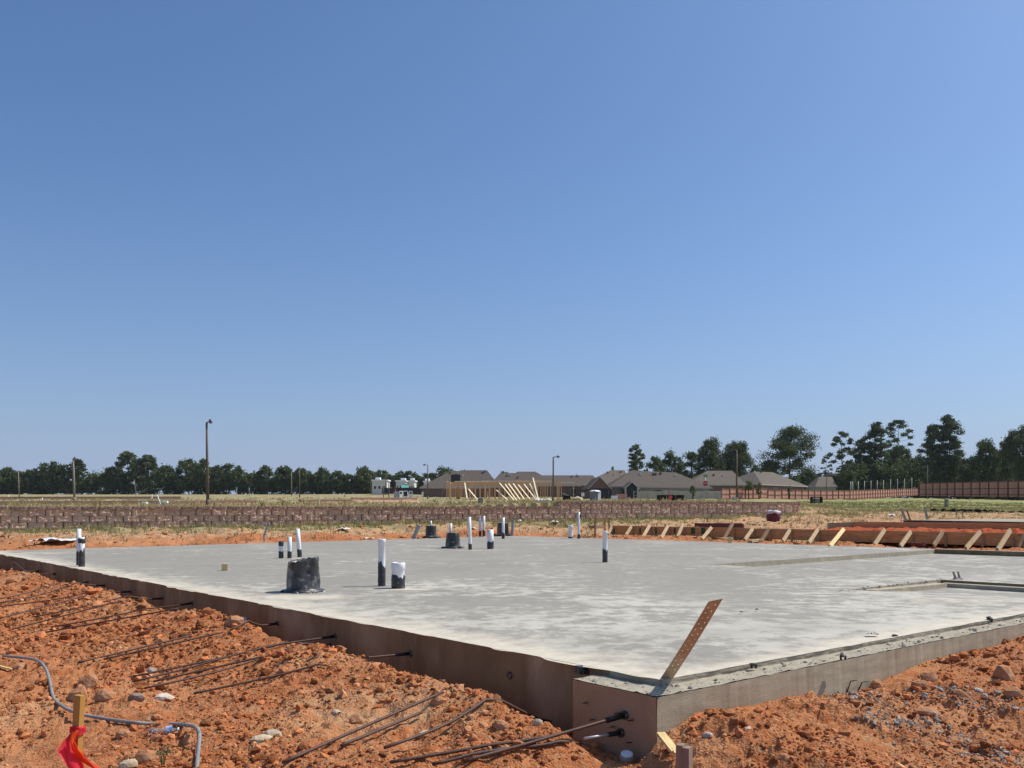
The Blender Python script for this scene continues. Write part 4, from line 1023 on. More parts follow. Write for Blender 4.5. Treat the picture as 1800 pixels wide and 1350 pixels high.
# ================================================================== timber frame house
def frame_house():
    Y0 = 140; a = at(785, 880, Y0); o = Vector((a.x, Y0, zt1(a.x, Y0)-.15)); W_ = 200/F*Y0; H_ = 2.75; D_ = 12
    root = thing('timber_frame', 'open timber house frame of orange studs under construction with long pale braces', 'house frame', o)
    sm = MB().box((0, 0, H_/2), (.09, .14, H_)).me('stud', M['studs'])
    r = random.Random(8)
    rows = [(0, 0, W_), (4.5, 1, W_-1.5), (8.2, 0, W_*.7), (D_, 0, W_)]
    for y, x0, x1 in rows:
        x = x0
        while x < x1:
            if not (y == 0 and 4.2 < x < 6.4):
                link('stud', sm, root, (x, y, 0))
            x += .5 if y == 0 else .8
        MB().box(((x0+x1)/2, y, H_+.05), (x1-x0, .13, .10)).build('top_plate', M['studs'], root)
        MB().box(((x0+x1)/2, y, .03), (x1-x0, .13, .06)).build('bottom_plate', M['studs'], root)
    for x in (0, W_*.33, W_*.62, W_):
        for k in range(1, 4): link('stud', sm, root, (x, k*3.0, 0))
        MB().box((x, D_/2, H_+.16), (.13, D_, .1)).build('top_plate', M['studs'], root)
    MB().box((W_*.62, 1.2, H_+.25), (W_*.62, .2, .14)).build('ledger_board', M['studpale'], root)
    MB().box((W_*.22, -.15, H_+.15), (W_*.3, .2, .14)).build('ledger_board', M['studpale'], root)
    MB().box((1.2, 3, H_+.75), (1.5, .03, 1.2)).build('sheathing_panel', M['greensheath'], root)
    MB().box((.2+W_*.09, -.1, 1.0), (.6, .03, 2.0)).build('sheathing_panel', M['form'], root)
    for (x0, y0, x1, y1) in ((878, 849, 903, 879), (888, 851, 908, 880), (894, 850, 914, 878), (902, 850, 922, 878), (911, 852, 932, 878), (921, 851, 942, 878), (931, 850, 944, 877), (937, 840, 946, 877), (817, 848, 821, 876), (822, 858, 839, 878), (872, 861, 892, 879)):
        p = at(x0, y0, Y0-.2)-o; q = at(x1, y1, Y0-3.2)-o; q.z = max(q.z, .0)
        MB().beam(p, q, .20, .08).build('brace', M['studpale'], root)
    for x in (W_+.2, W_+2.1): MB().box((x, 1, H_/2), (.1, .1, H_)).build('corner_post', M['studs'], root)
    MB().box((W_+1.0, 1, H_+.03), (2.5, .12, .1)).build('top_plate', M['studpale'], root)
    p = at(773, 878, Y0)-o; MB().beam((0, 0, 2.4), (p.x, -.2, .05), .1, .05).build('brace', M['brace'], root)
frame_house()

# ================================================================== lamps and poles
def lamp(label, px, pbase, ptop, Y, hx, rad, lean=0.0, mt='lampbrown', head='arm'):
    g = ground(px, Y); g.z = min(g.z, at(px, pbase, Y).z) if pbase else g.z
    Hh = at(px, ptop, Y).z-g.z; root = thing('street_lamp', label, 'street lamp', g, 'street lamps over the field')
    top = Vector((lean, 0, Hh)); q = hx/F*Y
    MB().tube([(0, 0, -.3), top*.5, top], [rad*1.25, rad, rad*.72], 10).build('pole', M[mt], root)
    MB().tube([(0, 0, -.3), (0, 0, .45)], rad*1.6, 10).build('pole_base', M[mt], root)
    MB().tube([top-Vector((0, 0, .25)), top+Vector((q*.15, 0, .02)), top+Vector((q*.55, 0, .05))], [rad*.55, rad*.5, rad*.4], 8).build('arm', M['lamphead'], root)
    b = MB(); c = top+Vector((q*.78, 0, .04)); L = abs(q)*.5
    b.box(c, (L, .30, .11)); b.box(c-Vector((0, 0, .08)), (L*.7, .22, .06)); b.box(c+Vector((-q*.1, 0, .10)), (.12, .12, .14)); b.build('lamp_head', M['lamphead'], root)
    return root
lamp('big dark street lamp standing nearest behind the block wall at left', 365.5, 886, 742.5, 62, 9, .09, -.09)
lamp('bare brown lamp post with a tiny head before the left wood', 131, 879, 806, 118, 3.5, .13, -.17, 'polegrey')
lamp('thin street lamp with arm to the left beside the leftmost house roof', 752, 876, 817.5, 150, -8, .09)
lamp('slim street lamp with arm to the right beside the timber frame', 972.5, 881, 803.5, 105, 11, .10)
lamp('brown street lamp with arm to the left in front of the red fence', 1295, 880, 791, 128, -11, .12)
def pole(label, px, pb, pt, Y, rad, mt='polegrey', cross=0, name='utility_pole', lean=0):
    g = ground(px, Y); Hh = at(px, pt, Y).z-g.z; root = thing(name, label, 'pole', g, 'plain poles beyond the field')
    MB().tube([(0, 0, -.2), (lean, 0, Hh)], [rad, rad*.75], 8).build('shaft', M[mt], root)
    if cross: MB().box((lean, 0, Hh-.5), (cross, .12, .12)).build('crossarm', M[mt], root)
    else: MB().tube([(lean, 0, Hh), (lean, 0, Hh+.06)], rad*.9, 8).build('cap', M[mt], root)
pole('thin pale pole near the left end of the far wood', 34, 872, 828, 200, .12, lean=-.25)
pole('shorter of the two bare poles standing before the middle of the wood', 512.5, 869, 829, 230, .12)
pole('taller of the two bare poles standing before the middle of the wood', 526.5, 873, 821, 190, .12, 'lampbrown')
pole('leaning pale pole among the trees below the flat layered pine', 239, 869, 843, 330, .14, lean=-.6)
pole('thin brown pole in front of the first white building', 674, 886, 855, 110, .06, 'lampbrown')
pole('thin brown pole right of the first white building, topped grey', 683.5, 886, 847, 110, .06, 'lampbrown')
pole('power pole with crossarm before the first white building', 652, 866, 836, 300, .13, 'lampbrown', 1.9)
pole('power pole with crossarm between two white buildings', 678, 866, 836.5, 310, .13, 'lampbrown', 1.9)
pole('thin pale pole right of the meeting of the two brown fences', 1630.5, 850, 818, 165, .07, 'polegrey')

# ================================================================== small things beyond the wall
def box_thing(name, label, cat, px0, px1, pt, pb, Y, mt, dep=None, rz=0.3, parts=None, group=None):
    c = (px0+px1)/2; g = at(c, pb, Y); w = (px1-px0)/F*Y*.86; hh = (pb-pt)/F*Y; dep = dep or w*.8
    root = thing(name, label, cat, g, group, rz)
    bm = bmesh.new(); bmesh.ops.create_cube(bm, size=1); bmesh.ops.scale(bm, vec=(w, dep, hh), verts=bm.verts); bmesh.ops.translate(bm, vec=(0, 0, hh/2), verts=bm.verts)
    bmesh.ops.bevel(bm, geom=list(bm.edges), offset=min(w, hh)*.06, segments=2, affect='EDGES')
    me = bpy.data.meshes.new('body'); bm.to_mesh(me); bm.free(); me.materials.append(M[mt]); link('body', me, root)
    MB().box((0, 0, hh+.01), (w*1.05, dep*1.05, hh*.07)).build('lid', M[mt], root)
    MB().box((0, -dep/2-.006, hh*.5), (w*.7, .02, hh*.7)).build('door', M[mt], root)
    return root
box_thing('transformer_box', 'grey-green utility box in the grass before the timber frame', 'utility box', 840, 849, 876, 886.5, 70, 'boxgreen')
box_thing('utility_box', 'pale grey utility box on the grass at the foot of the near house', 'utility box', 1101, 1109, 875.5, 882, 75, 'boxgrey')
box_thing('utility_box', 'grey utility box at the foot of the lamp before the red fence', 'utility box', 1287, 1294, 873.5, 881, 120, 'boxgrey')
box_thing('utility_box', 'white box on a post left of the thin street lamp', 'utility box', 741, 744.5, 865, 873, 140, 'white')
box_thing('portable_toilet', 'grey portable toilet with white domed roof beside the garage', 'portable toilet', 1037, 1054.5, 863.5, 883, 100, 'toilet', rz=.75)
r_ = bpy.data.objects['portable_toilet']; b = MB(); b.lathe([(.78*.8, 1.18), (.7*.8, 1.27), (.4*.8, 1.34), (0.01, 1.36)], 14); b.build('dome', M['white'], r_)
MB().box((.2, -.46, .62), (.5, .03, 1.0)).build('side_panel', M['boxgrey'], r_)
def pedestal(label, px, pt, pb, Y, wpx):
    g = at(px, pb, Y); w = wpx/F*Y/2; h = (pb-pt)/F*Y; root = thing('cable_pedestal', label, 'pedestal', g)
    MB().lathe([(0, 0), (w, 0), (w, h*.82), (w*1.12, h*.83), (w*1.12, h*.95), (w*.9, h), (0, h)], 14).build('body', M['boxgreen'], root)
    MB().box((0, -w, h*.5), (w*.5, .04, h*.4)).build('latch', M['boxgrey'], root)
pedestal('short green round pedestal in the grass below the right fence', 1663.7, 877, 891, 62, 6.5)
# dark framed green drum
g = at(1435, 884, 70); r_ = thing('drain_inlet', 'green-grey round drain inlet under a black frame on the grass', 'drain inlet', g); w = 19/F*70/2
MB().lathe([(0, .0), (w*.55, 0), (w*.62, .3), (0, .33)], 16).build('drum', M['boxgreen'], r_)
for sx in (-1, 1):
    MB().box((sx*w*.9, 0, .2), (.06, .5, .42)).build('frame_leg', M['black'], r_)
MB().box((0, 0, .43), (w*1.9, .55, .07)).build('frame_top', M['black'], r_)
# black tub beside the utility box
g = at(859.5, 885, 68); r_ = thing('black_tub', 'small black open tub lying right of the grey-green utility box', 'tub', g)
MB().lathe([(0, 0), (.16, 0), (.21, .16), (.19, .16), (.15, .03)], 12).build('tub_body', M['black'], r_); MB().box((.1, 0, .19), (.3, .25, .02), (0, .3, 0)).build('lid', M['boxgrey'], r_)
# silt fence, black
def silt(label, pts, hgt, wob, seed, pst=6):
    o = pts[0]; root = thing('silt_fence', label, 'silt fence', o, 'black silt fences'); b = MB(); vs = []; r = random.Random(seed); n = 60
    P = []
    for k in range(n+1):
        t = k/n*(len(pts)-1); i = min(int(t), len(pts)-2); p = pts[i]+(pts[i+1]-pts[i])*(t-i); P.append(p)
        hh = hgt*(1-wob*abs(math.sin(k*.7+seed))*r.uniform(.3, 1))
        vs += [(p-o)+Vector((0, 0, -.1)), (p-o)+Vector((0, mnoise.noise((k*.4, 1, seed))*.12, hh*.5)), (p-o)+Vector((0, mnoise.noise((k*.3, 2, seed))*.1, hh))]
    b.add(vs, [(3*k+j, 3*k+3+j, 3*k+4+j, 3*k+1+j) for k in range(n) for j in (0, 1)]); b.build('fabric', M['black'], root)
    for k in range(0, n+1, n//pst): MB().box(P[k]-o+Vector((0, .04, hgt*.55)), (.05, .05, hgt*1.4)).build('stake', M['brace'], root)
silt('upright black silt fence with stakes before the grey board fence', [at(1155, 880.5, 100), at(1202.5, 880.5, 100)], .68, .08, 2, 8)
silt('low sagging black silt fence across the grass at the right', [at(1636, 897, 52), at(1690, 898.5, 51), at(1735, 899, 50), at(1770, 903, 48), at(1830, 901, 46)], .14, .7, 5, 5)
g = at(1177, 882, 97); r_ = thing('marker_post', 'pink-red marker post leaning over the black silt fence', 'marker post', g)
MB().beam((0, 0, -.1), (-.12, 0, 1.5), .28, .05).build('board', M['markred'], r_); MB().box((.1, .05, .3), (.3, .05, .7), (0, .2, 0)).build('flap', M['markred'], r_)
# stop sign with street name blades
def stop_sign():
    Y = 140; g = ground(1240, Y); root = thing('stop_sign', 'red stop sign under a green street name sign before the grey fence', 'stop sign', g)
    zc = at(1240, 850, Y).z-g.z; top = at(1240, 836, Y).z-g.z
    MB().tube([(0, .04, -.2), (0, .04, top)], .035, 8).build('pole', M['galvdull'], root)
    b = MB(); R = .42; vs = [(R*math.cos(math.pi/8+k*math.pi/4), -.01, zc+R*math.sin(math.pi/8+k*math.pi/4)) for k in range(8)]; vs += [(x, .01, z) for x, _, z in vs]
    b.add(vs, [tuple(range(8))[::-1], tuple(range(8, 16))]+[(k, (k+1) % 8, 8+(k+1) % 8, 8+k) for k in range(8)]); fc = b.build('sign_face', M['signred'], root)
    cu = bpy.data.curves.new('stop_text', 'FONT'); cu.body = 'STOP'; cu.size = .30; cu.align_x = 'CENTER'; cu.align_y = 'CENTER'; cu.extrude = .002
    t = bpy.data.objects.new('tmp_text', cu); COL.objects.link(t); bpy.context.view_layer.update()
    me = bpy.data.meshes.new_from_object(t.evaluated_get(bpy.context.evaluated_depsgraph_get())); bpy.data.objects.remove(t); me.materials.clear(); me.materials.append(M['white'])
    link('lettering', me, fc, (0, -.016, zc), (math.pi/2, 0, 0))
    MB().box((0, 0, top+.06), (.80, .02, .20), (0, 0, .35)).build('name_blade', M['signgreen'], root)
    MB().box((0, 0, top-.18), (.75, .02, .20), (0, 0, -1.1)).build('name_blade', M['signgreen'], root)
stop_sign()
for lb, px, pt, Y in (('small green road sign before the left wood right of the big lamp', 416, 856, 210), ('thin grey sign post right of the small green road sign', 438, 856, 210), ('small red sign left of the white van', 695.5, 859, 200)):
    g = ground(px, Y); h = at(px, pt, Y).z-g.z; r_ = thing('road_sign', lb, 'road sign', g, 'small far road signs')
    MB().tube([(0, 0, -.2), (0, 0, h)], .05, 6).build('pole', M['galvdull'], r_); MB().box((0, -.04, h-.1), (.55, .03, .32)).build('sign_face', M['signgreen'] if 'green' in lb else (M['signred'] if 'red' in lb else M['galvdull']), r_)
# white van seen from behind, rear doors open
def van():
    Y = 165; g = at(713, 879, Y); root = thing('white_van', 'white van seen from behind with its rear doors swung open', 'van', g, rz=.25)
    bm = bmesh.new(); bmesh.ops.create_cube(bm, size=1); bmesh.ops.scale(bm, vec=(1.15, 3.6, 1.35), verts=bm.verts); bmesh.ops.translate(bm, vec=(0, 1.8, 1.0), verts=bm.verts)
    for v in bm.verts:
        if v.co.z > 1.2: v.co.x *= .84
    bmesh.ops.bevel(bm, geom=list(bm.edges), offset=.14, segments=3, affect='EDGES'); me = bpy.data.meshes.new('body'); bm.to_mesh(me); bm.free(); me.materials.append(M['white']); link('body', me, root)
    MB().box((0, -.005, 1.15), (.70, .03, .85)).build('rear_opening', M['dark'], root)
    for s in (-1, 1):
        d = MB().box((s*.88, -.35, 1.05), (.62, .06, 1.2), (0, 0, s*-.35)).build('rear_door', M['white'], root); MB().box((s*.88, -.39, 1.30), (.36, .05, .36), (0, 0, s*-.35)).build('window', M['glass'], d)
    MB().box((-1.35, .9, .95), (1.1, 2.2, 1.15)).build('side_awning', M['boxgrey'], root)
    for s in (-1, 1):
        for y in (.7, 2.9):
            w_ = MB().tube([(s*.5-.1, y, .32), (s*.5+.1, y, .32)], .32, 14).build('wheel', M['black'], root)
van()
# heap of wrapped building material, dark machine
r = random.Random(3)
g = at(954, 882.5, 92); r_ = thing('material_pile', 'heap of white wrapped building material right of the timber frame', 'material pile', g)
for k in range(7):
    o = link('wrapped_bundle', mesh_np('wrapped_bundle', ICO_V*np.array([.34, .25, .2])*(1+np.random.RandomState(k).uniform(-.2, .2, (12, 1))), ICO_F, M['white'] if k != 3 else M['boxgreen']), r_, (-.6+k*.2, r.uniform(-.2, .2), .16))
g = at(996, 879.5, 118); r_ = thing('small_machine', 'small dark machine with a pale boom right of the slim street lamp', 'machine', g)
MB().box((0, 0, .35), (.9, .6, .5)).build('engine_body', M['black'], r_); MB().beam((-.5, 0, .9), (.9, 0, .35), .12, .1).build('boom', M['offwhite'], r_)
for s in (-1, 1): MB().tube([(s*.35, -.35, .2), (s*.35, .35, .2)], .2, 12).build('wheel', M['black'], r_)
g = at(1015, 879, 118); r_ = thing('sand_heap', 'low heap of pale pink building sand left of the portable toilet', 'sand heap', g)
link('heap', mesh_np('heap', ICO_V*np.array([.9, .6, .5])*(1+np.random.RandomState(5).uniform(-.15, .15, (12, 1))), ICO_F, M['palerock']), r_)
g = at(1024.5, 874, 122); r_ = thing('notice_board', 'small white notice on a stake left of the portable toilet', 'notice', g)
MB().box((0, 0, .1), (.04, .04, .9)).build('stake', M['brace'], r_); MB().box((0, -.03, .35), (.42, .02, .5)).build('sheet', M['white'], r_)
for lb, px, pb, pt, Y, w in (('white bags stacked at the porch corner of the near house', 1080, 880, 872, 135, 12), ('reddish pallet of bricks before the near house porch', 1092, 878, 869, 140, 20)):
    g = at(px, pb, Y); r_ = thing('pallet', lb, 'pallet', g, 'pallets at the near house'); ww = w/F*Y; hh = (pb-pt)/F*Y
    MB().box((0, 0, .06), (ww, ww*.8, .12)).build('pallet_base', M['brace'], r_); MB().box((0, 0, hh/2+.12), (ww*.94, ww*.75, hh-.12)).build('load', M['white'] if 'white' in lb else M['fenceb'], r_)
# young trees
for lb, px, pt, Y, pw in (('thin young tree in front of the grey fence', 1218, 850, 138, 11), ('young yellow-green tree before the corner house, behind the red fence', 1316, 843, 150, 18), ('small sapling top beside the young tree at the corner house', 1334, 847, 150, 12), ('little sapling before the right slope of the corner house roof', 1388, 850, 152, 8), ('tiny conifer top over the garage gable', 1076, 818, 200, 9)):
    tree('shrub', lb, px, pt, Y, pw, pt+24, 'young tree', 'young trees near the houses', seed=px, density=.35, leaf=.26)
# stakes and markers standing on the raised field
def stick(label, p, q, rad, mt, cat='stake', name='survey_stake', n=4):
    p = Vector(p); q = Vector(q); r_ = thing(name, label, cat, p, 'stakes and sticks about the site')
    d = q-p; MB().beam(-d*.06, d, rad*2, rad*1.2).build('shaft', M[mt], r_); e = d*.94
    MB().beam(d*1.001, d*1.012, rad*1.7, rad*1.0).build('tip', M[mt], r_)
stick('white leaning stake on the wall top left of the big street lamp', at(283, 888.5, 34), at(276, 869.5, 34), .022, 'white')
stick('short white upright stake left of the leaning one on the wall top', at(267, 877, 36), at(267, 869, 36), .02, 'white')
stick('dark crooked stick under the short white stake on the wall top', at(265, 886, 36), at(268, 877, 36), .015, 'black')
stick('pale stake in the dry field below the paired poles', at(561, 886, 50), at(562, 873, 50), .03, 'offwhite')
stick('thin light stake far out near the middle of the field', at(552, 873, 90), at(552.5, 866.5, 90), .03, 'offwhite')
stick('pale green marker right of the middle of the field', at(606, 874, 90), at(606, 868, 90), .05, 'boxgreen')
stick('small white marker far out in the left field', at(74, 878.5, 60), at(74, 875, 60), .04, 'white')
stick('tiny white marker at the far left edge of the field', at(15, 873, 100), at(15, 870, 100), .06, 'white')
stick('thin pale survey stake on the grass right of the green pedestal', at(1705, 890, 50), at(1705, 875.5, 50), .018, 'offwhite')
stick('pale stake in the grass before the braces of the timber frame', at(893, 884, 80), at(893, 874.5, 80), .035, 'offwhite')
for k, (px, w, lb) in enumerate(((254, 9, 'flat white board on the wall top left of the leaning stake'), (290, 10, 'flat white board on the wall top right of the leaning stake'))):
    p = at(px, 884.5 if k == 0 else 883, 34); r_ = thing('loose_board', lb, 'board', p, 'boards lying on the wall top'); MB().box((0, 0, 0), (w/F*34, .2, .035)).build('board', M['white'], r_); MB().box((0, .02, .03), (w/F*30, .12, .03)).build('upper_board', M['white'], r_)

# ================================================================== things on the slab
def pipe(label, px, pt, pb, wpx, tar=0.3, cap=False, lean=0.0, group='white plumbing stubs standing on the slab', z0=0.0, name='plumbing_stub', tartop=False, jag=.35, seed=1, spl=False):
    p = onz(px, pb-wpx*.06, z0); Y = p.y; R = wpx/F*Y/2; Hh = (pb-pt)/F*Y
    root = thing(name, label, 'pipe stub', p, group)
    L = Vector((lean/F*Y, 0, Hh)); rnd = random.Random(seed)
    n = 28; b = MB()
    def ring(z, r): return [(L.x*z/Hh+r*math.cos(2*math.pi*k/n), r*math.sin(2*math.pi*k/n), z) for k in range(n)]
    prof = [(-.03, R), (Hh*.5, R)]
    if cap: prof += [(Hh-R*1.1, R), (Hh-R*1.0, R*1.10), (Hh-R*.12, R*1.10), (Hh, R*1.02), (Hh, R*.9), (Hh-.02, R*.88)]
    else: prof += [(Hh, R), (Hh, R*.86), (Hh-.05, R*.86)]
    vs = []
    for z, r in prof: vs += ring(z, r)
    m_ = len(prof); b.add(vs, [(i*n+k, i*n+(k+1) % n, (i+1)*n+(k+1) % n, (i+1)*n+k) for i in range(m_-1) for k in range(n)], True)
    b.add(ring(Hh-.05 if not cap else Hh-.02, R*.86), [tuple(range(n))])
    b.build('pipe', M['pvc'], root)
    if tar > 0:
        b = MB(); vs = []; t = Hh*tar; rows = 7
        tops = [t*(1+jag*(.8*mnoise.noise((math.cos(2*math.pi*k/n)*.9+seed*1.37, math.sin(2*math.pi*k/n)*.9, seed*2.1))+.7*mnoise.noise((math.cos(2*math.pi*k/n)*2.6+seed, math.sin(2*math.pi*k/n)*2.6, seed*.7)))) for k in range(n)]
        for i in range(rows+1):
            for k in range(n):
                a = 2*math.pi*k/n; z = tops[k]*i/rows; bul = 1.07+.10*mnoise.noise((math.cos(a)*2+seed, math.sin(a)*2, z*30))
                if i == rows: bul = 1.01
                vs.append((L.x*z/Hh+R*bul*math.cos(a), R*bul*math.sin(a), z))
        b.add(vs, [(i*n+k, i*n+(k+1) % n, (i+1)*n+(k+1) % n, (i+1)*n+k) for i in range(rows) for k in range(n)], True); b.build('black_wrap', M['tar'], root)
    if tartop:
        MB().lathe([(R*1.08, Hh*.72), (R*1.12, Hh*.75), (R*1.14, Hh*.98), (R*.95, Hh+.004), (0, Hh+.004)], 16).build('black_cap', M['tar'], root)
    if spl:   # coupling band
        MB().lathe([(R*1.01, Hh*.80), (R*1.22, Hh*.81), (R*1.22, Hh*.95), (R*1.01, Hh*.96)], 16).build('clamp_band', M['tar'], root)
    return root
pipe('taller plain white pipe of the pair at the left slab edge', 138.5, 930, 994, 8, .36, seed=2)
pipe('shorter banded pipe of the pair at the left slab edge', 143.5, 945, 996.5, 10, .58, seed=3, spl=True)
pipe('short white stub with a black wrapped top, left of three', 494, 952, 981.5, 8, .42, tartop=True, seed=4)
pipe('plain middle stub of the three slim pipes at centre left', 509, 944, 981.5, 7.2, .36, seed=5)
pipe('tallest leaning stub of the three slim pipes at centre left', 527, 930, 979.5, 7.6, .27, lean=-4, seed=6)
pipe('tall white pipe with a capped top right of the big black bucket', 671, 948, 1031, 12.6, .42, cap=True, seed=7)
pipe('short wide capped pipe with black base beside the tall capped pipe', 700, 990, 1035.5, 22.5, .50, cap=True, seed=8, jag=.5)
pipe('thin white pipe just right of the middle black bucket', 826.5, 909, 966.5, 6, .18, lean=-1.5, seed=9)
pipe('wide white pipe with ragged black base right of the middle black bucket', 862, 931.5, 965.5, 11, .35, seed=10, jag=.6)
pipe('shorter of two thin twin pipes at the far slab edge', 844, 912, 942.5, 4.6, .30, seed=11, cap=False)
pipe('taller of two thin twin pipes at the far slab edge', 850.5, 907.5, 942.5, 4.6, .30, seed=12)
pipe('thin white pipe in front of the farthest black bucket', 884.5, 910, 947.5, 5, .27, seed=13)
pipe('short grey-white wide stub at the far slab edge', 1003, 924, 946.5, 8, .12, seed=14, cap=True)
pipe('tall thin pipe with dark cap tag at the far slab edge', 1017.5, 900.5, 947, 4.6, .16, seed=15)
pipe('lone white pipe with black base standing in front of the wooden forms', 1063.5, 934, 989, 8.6, .45, seed=16, cap=True, jag=.3)
p = onz(1017.5, 947); MB().box((0, 0, 0), (.05, .05, .12)).build('tag', M['tar'], bpy.data.objects['plumbing_stub.013'], (.05, 0, (946-905)/F*p.y)) if 'plumbing_stub.013' in bpy.data.objects else None

def bucket(label, px, pt, pb, wtop, wbot, seed, stub=None, torn=True):
    p = onz(px, pb-wbot*.10); Y = p.y; q = Y/F; Hh = (pb-pt)*q; rt_, rb_ = wtop*q/2, wbot*q/2
    root = thing('black_bucket', label, 'bucket', p, 'black buckets cast upside down in the slab')
    n = 40
    prof = [(rb_*1.22, .0), (rb_*1.20, .018), (rb_*1.02, .03), (rb_*.97, Hh*.12), (rb_*.9+rt_*.1, Hh*.3), ((rb_+rt_)/2, Hh*.6), (rt_*1.01, Hh*.92), (rt_*1.03, Hh*.97), (rt_*.98, Hh), (rt_*.90, Hh*.985), (rt_*.8, Hh*.86)]
    def jit(i, k, r, z, a):
        w = mnoise.noise((math.cos(a)*2+seed, math.sin(a)*2, z*6))
        r *= 1+.035*w
        if i <= 1: r *= 1+.09*mnoise.noise((math.cos(a)*3+seed, math.sin(a)*3, 4)); z += .012*abs(mnoise.noise((a*3, seed, 2))) if i == 1 else 0
        if torn and i in (7, 8, 9):
            c = max(0, math.cos(a+1.05))**3
            z += Hh*(.07*math.cos(a-.4)+.05*mnoise.noise((a*4, seed, 1))+.035*mnoise.noise((a*13, seed, 3)))+Hh*.05*math.exp(-(math.atan2(math.sin(a+.35), math.cos(a+.35))/.3)**2); r *= 1+.10*math.exp(-(math.atan2(math.sin(a+.35), math.cos(a+.35))/.35)**2)
            r *= 1-.02*c
        if torn and 3 < i < 9:            # a dent pushed in on the camera side
            d = math.exp(-((math.atan2(math.sin(a+.95), math.cos(a+.95)))/.42)**2)*math.exp(-((z/Hh-.66)/.28)**2); r *= 1-.40*d
        return r, z
    b = MB(); b.lathe(prof, n, True, jit); b.build('shell', M['bucket'], root)
    b = MB(); r0 = rt_*.86; b.add([(r0*math.cos(2*math.pi*k/n), r0*math.sin(2*math.pi*k/n), Hh*.87) for k in range(n)], [tuple(range(n))]); b.build('bottom', M['tar'], root)
    # blobs of spilt mortar and tar round the foot
    rs = np.random.RandomState(seed); b = MB()
    for k in range(26):
        a = rs.uniform(0, 6.28); rr = rb_*rs.uniform(1.0, 1.26); s = rs.uniform(.012, .03)*max(1, Y/10)
        v = ICO_V*np.array([s*1.6, s*1.6, s*.6])*(1+rs.uniform(-.3, .3, (12, 1)))+np.array([rr*math.cos(a), rr*math.sin(a), s*.3]); b.add(v, [tuple(f) for f in ICO_F])
    o = b.build('foot_lumps', M['bucket'], root); o['kind'] = 'stuff'
    if stub:
        x, t, bt, w = stub; g = Vector(((x-px)*q, 0, Hh*.8)); MB().tube([g, g+Vector((0, 0, (pb-t)*q-Hh*.8))], w*q/2, 12).build('pipe_end', M['pvc'], root)
    return root
bucket('big battered black bucket standing nearest on the slab', 533, 989.5, 1046, 52, 60, 3)
bucket('middle black bucket with grey base and a white pipe end on top', 796, 939, 966, 22, 26.5, 5, (792, 922.5, 940, 5), False)
bucket('black bucket near the far slab edge with a tiny pipe end above', 757.5, 926, 947, 17.5, 19.5, 7, (757.5, 917.5, 927, 3.4), False)
bucket('farthest black bucket, half grey, behind a thin white pipe', 884, 921, 943.5, 19, 21, 9, None, False)
# wood block
p = onz(393.3, 1003); q = p.y/F; r_ = thing('wood_block', 'little yellow wood block standing alone on the slab at left', 'wood block', p)
MB().box((0, .04, 6*q), (9.5*q, .08, 11*q), (0, 0, .35)).build('block', M['lumber'], r_); MB().box((0, .04, 11.6*q), (8.2*q, .07, .004), (0, 0, .35)).build('sawn_top', M['chip'], r_)
# grey sleeves at the far edge
def sleeve(label, pts, Y, rad, mt='sleeveclear'):
    P = [at(x, y, Y) for x, y in pts]; r_ = thing('plastic_sleeve', label, 'plastic sleeve', P[0], 'grey plastic sleeves at the far slab edge')
    L = [p-P[0] for p in P]; MB().tube(L, rad, 8, cap=False).build('sleeve_tube', M[mt], r_); MB().tube([L[-1]-(L[-1]-L[-2])*.1, L[-1]], rad*1.15, 8).build('rim', M[mt], r_)
sleeve('flattened grey plastic sleeve leaning beside the far black bucket', [(726, 947), (731, 937), (737, 923)], 27.2, .06)
sleeve('thin curved grey conduit sticking up behind the left slab edge', [(465, 952), (464, 944), (467, 933), (473, 920)], 24.6, .028)
sleeve('grey plastic sleeve standing right of the farthest black bucket', [(900, 941), (901, 930), (902, 914)], 29.9, .05)
# pieces of scrap on the ground behind
def scrap(name, label, px, py, w, d, h, mt, y0=8, cat='scrap', rz=0, seed=0, nx=6, floor=None):
    p = onterr(px, py, y0) if floor is None else onz(px, py, floor); q = p.y/F; b = MB(); r = random.Random(seed); ny = 4
    vs = [((i/nx-.5)*w*q, (j/ny-.5)*d, .015+h*q*max(0, .35+mnoise.noise((i*.8+seed, j*.9, seed*3.3)))*(math.sin(math.pi*(.15+.7*i/nx)))) for i in range(nx+1) for j in range(ny+1)]
    b.add(vs, [(i*(ny+1)+j, (i+1)*(ny+1)+j, (i+1)*(ny+1)+j+1, i*(ny+1)+j+1) for i in range(nx) for j in range(ny)], True)
    return tag(b.build(name, M[mt], None, p, (0, 0, rz)), label, cat, 'scraps lying about the site', 'thing')
scrap('plastic_sheet', 'crumpled blue and white plastic sheet on the soil at far left', 92, 952, 62, .9, 8, 'bluesheet', seed=2, nx=12, cat='plastic sheet')
scrap('paper_scrap', 'pale curled scrap in the dry weeds left of the far black bucket', 604, 932, 22, .4, 6, 'offwhite', seed=3)
scrap('paper_scrap', 'flat pale scrap at the slab edge behind the tall capped pipe', 648, 947.5, 18, .3, 3, 'offwhite', seed=4)
scrap('foam_scrap', 'white foam scrap on the weeds right of the farthest bucket', 914, 917, 7, .3, 4, 'white', seed=5)
scrap('foam_scrap', 'larger white foam scrap lying below the block wall at centre', 975.5, 919.5, 12, .4, 7, 'white', seed=6)
scrap('foam_scrap', 'white scrap beside the thin pipe right of the middle bucket', 832, 930, 9, .3, 4, 'white', seed=7)
scrap('foam_scrap', 'white scrap on the grass left of the grey pipes at right', 1568, 907, 9, .4, 4, 'white', seed=8, y0=25)
scrap('concrete_crumb', 'dark crumb of concrete on the slab right of the strap tip', 1304, 1079, 7, .03, 4, 'tar', seed=9, floor=0, cat='crumb')
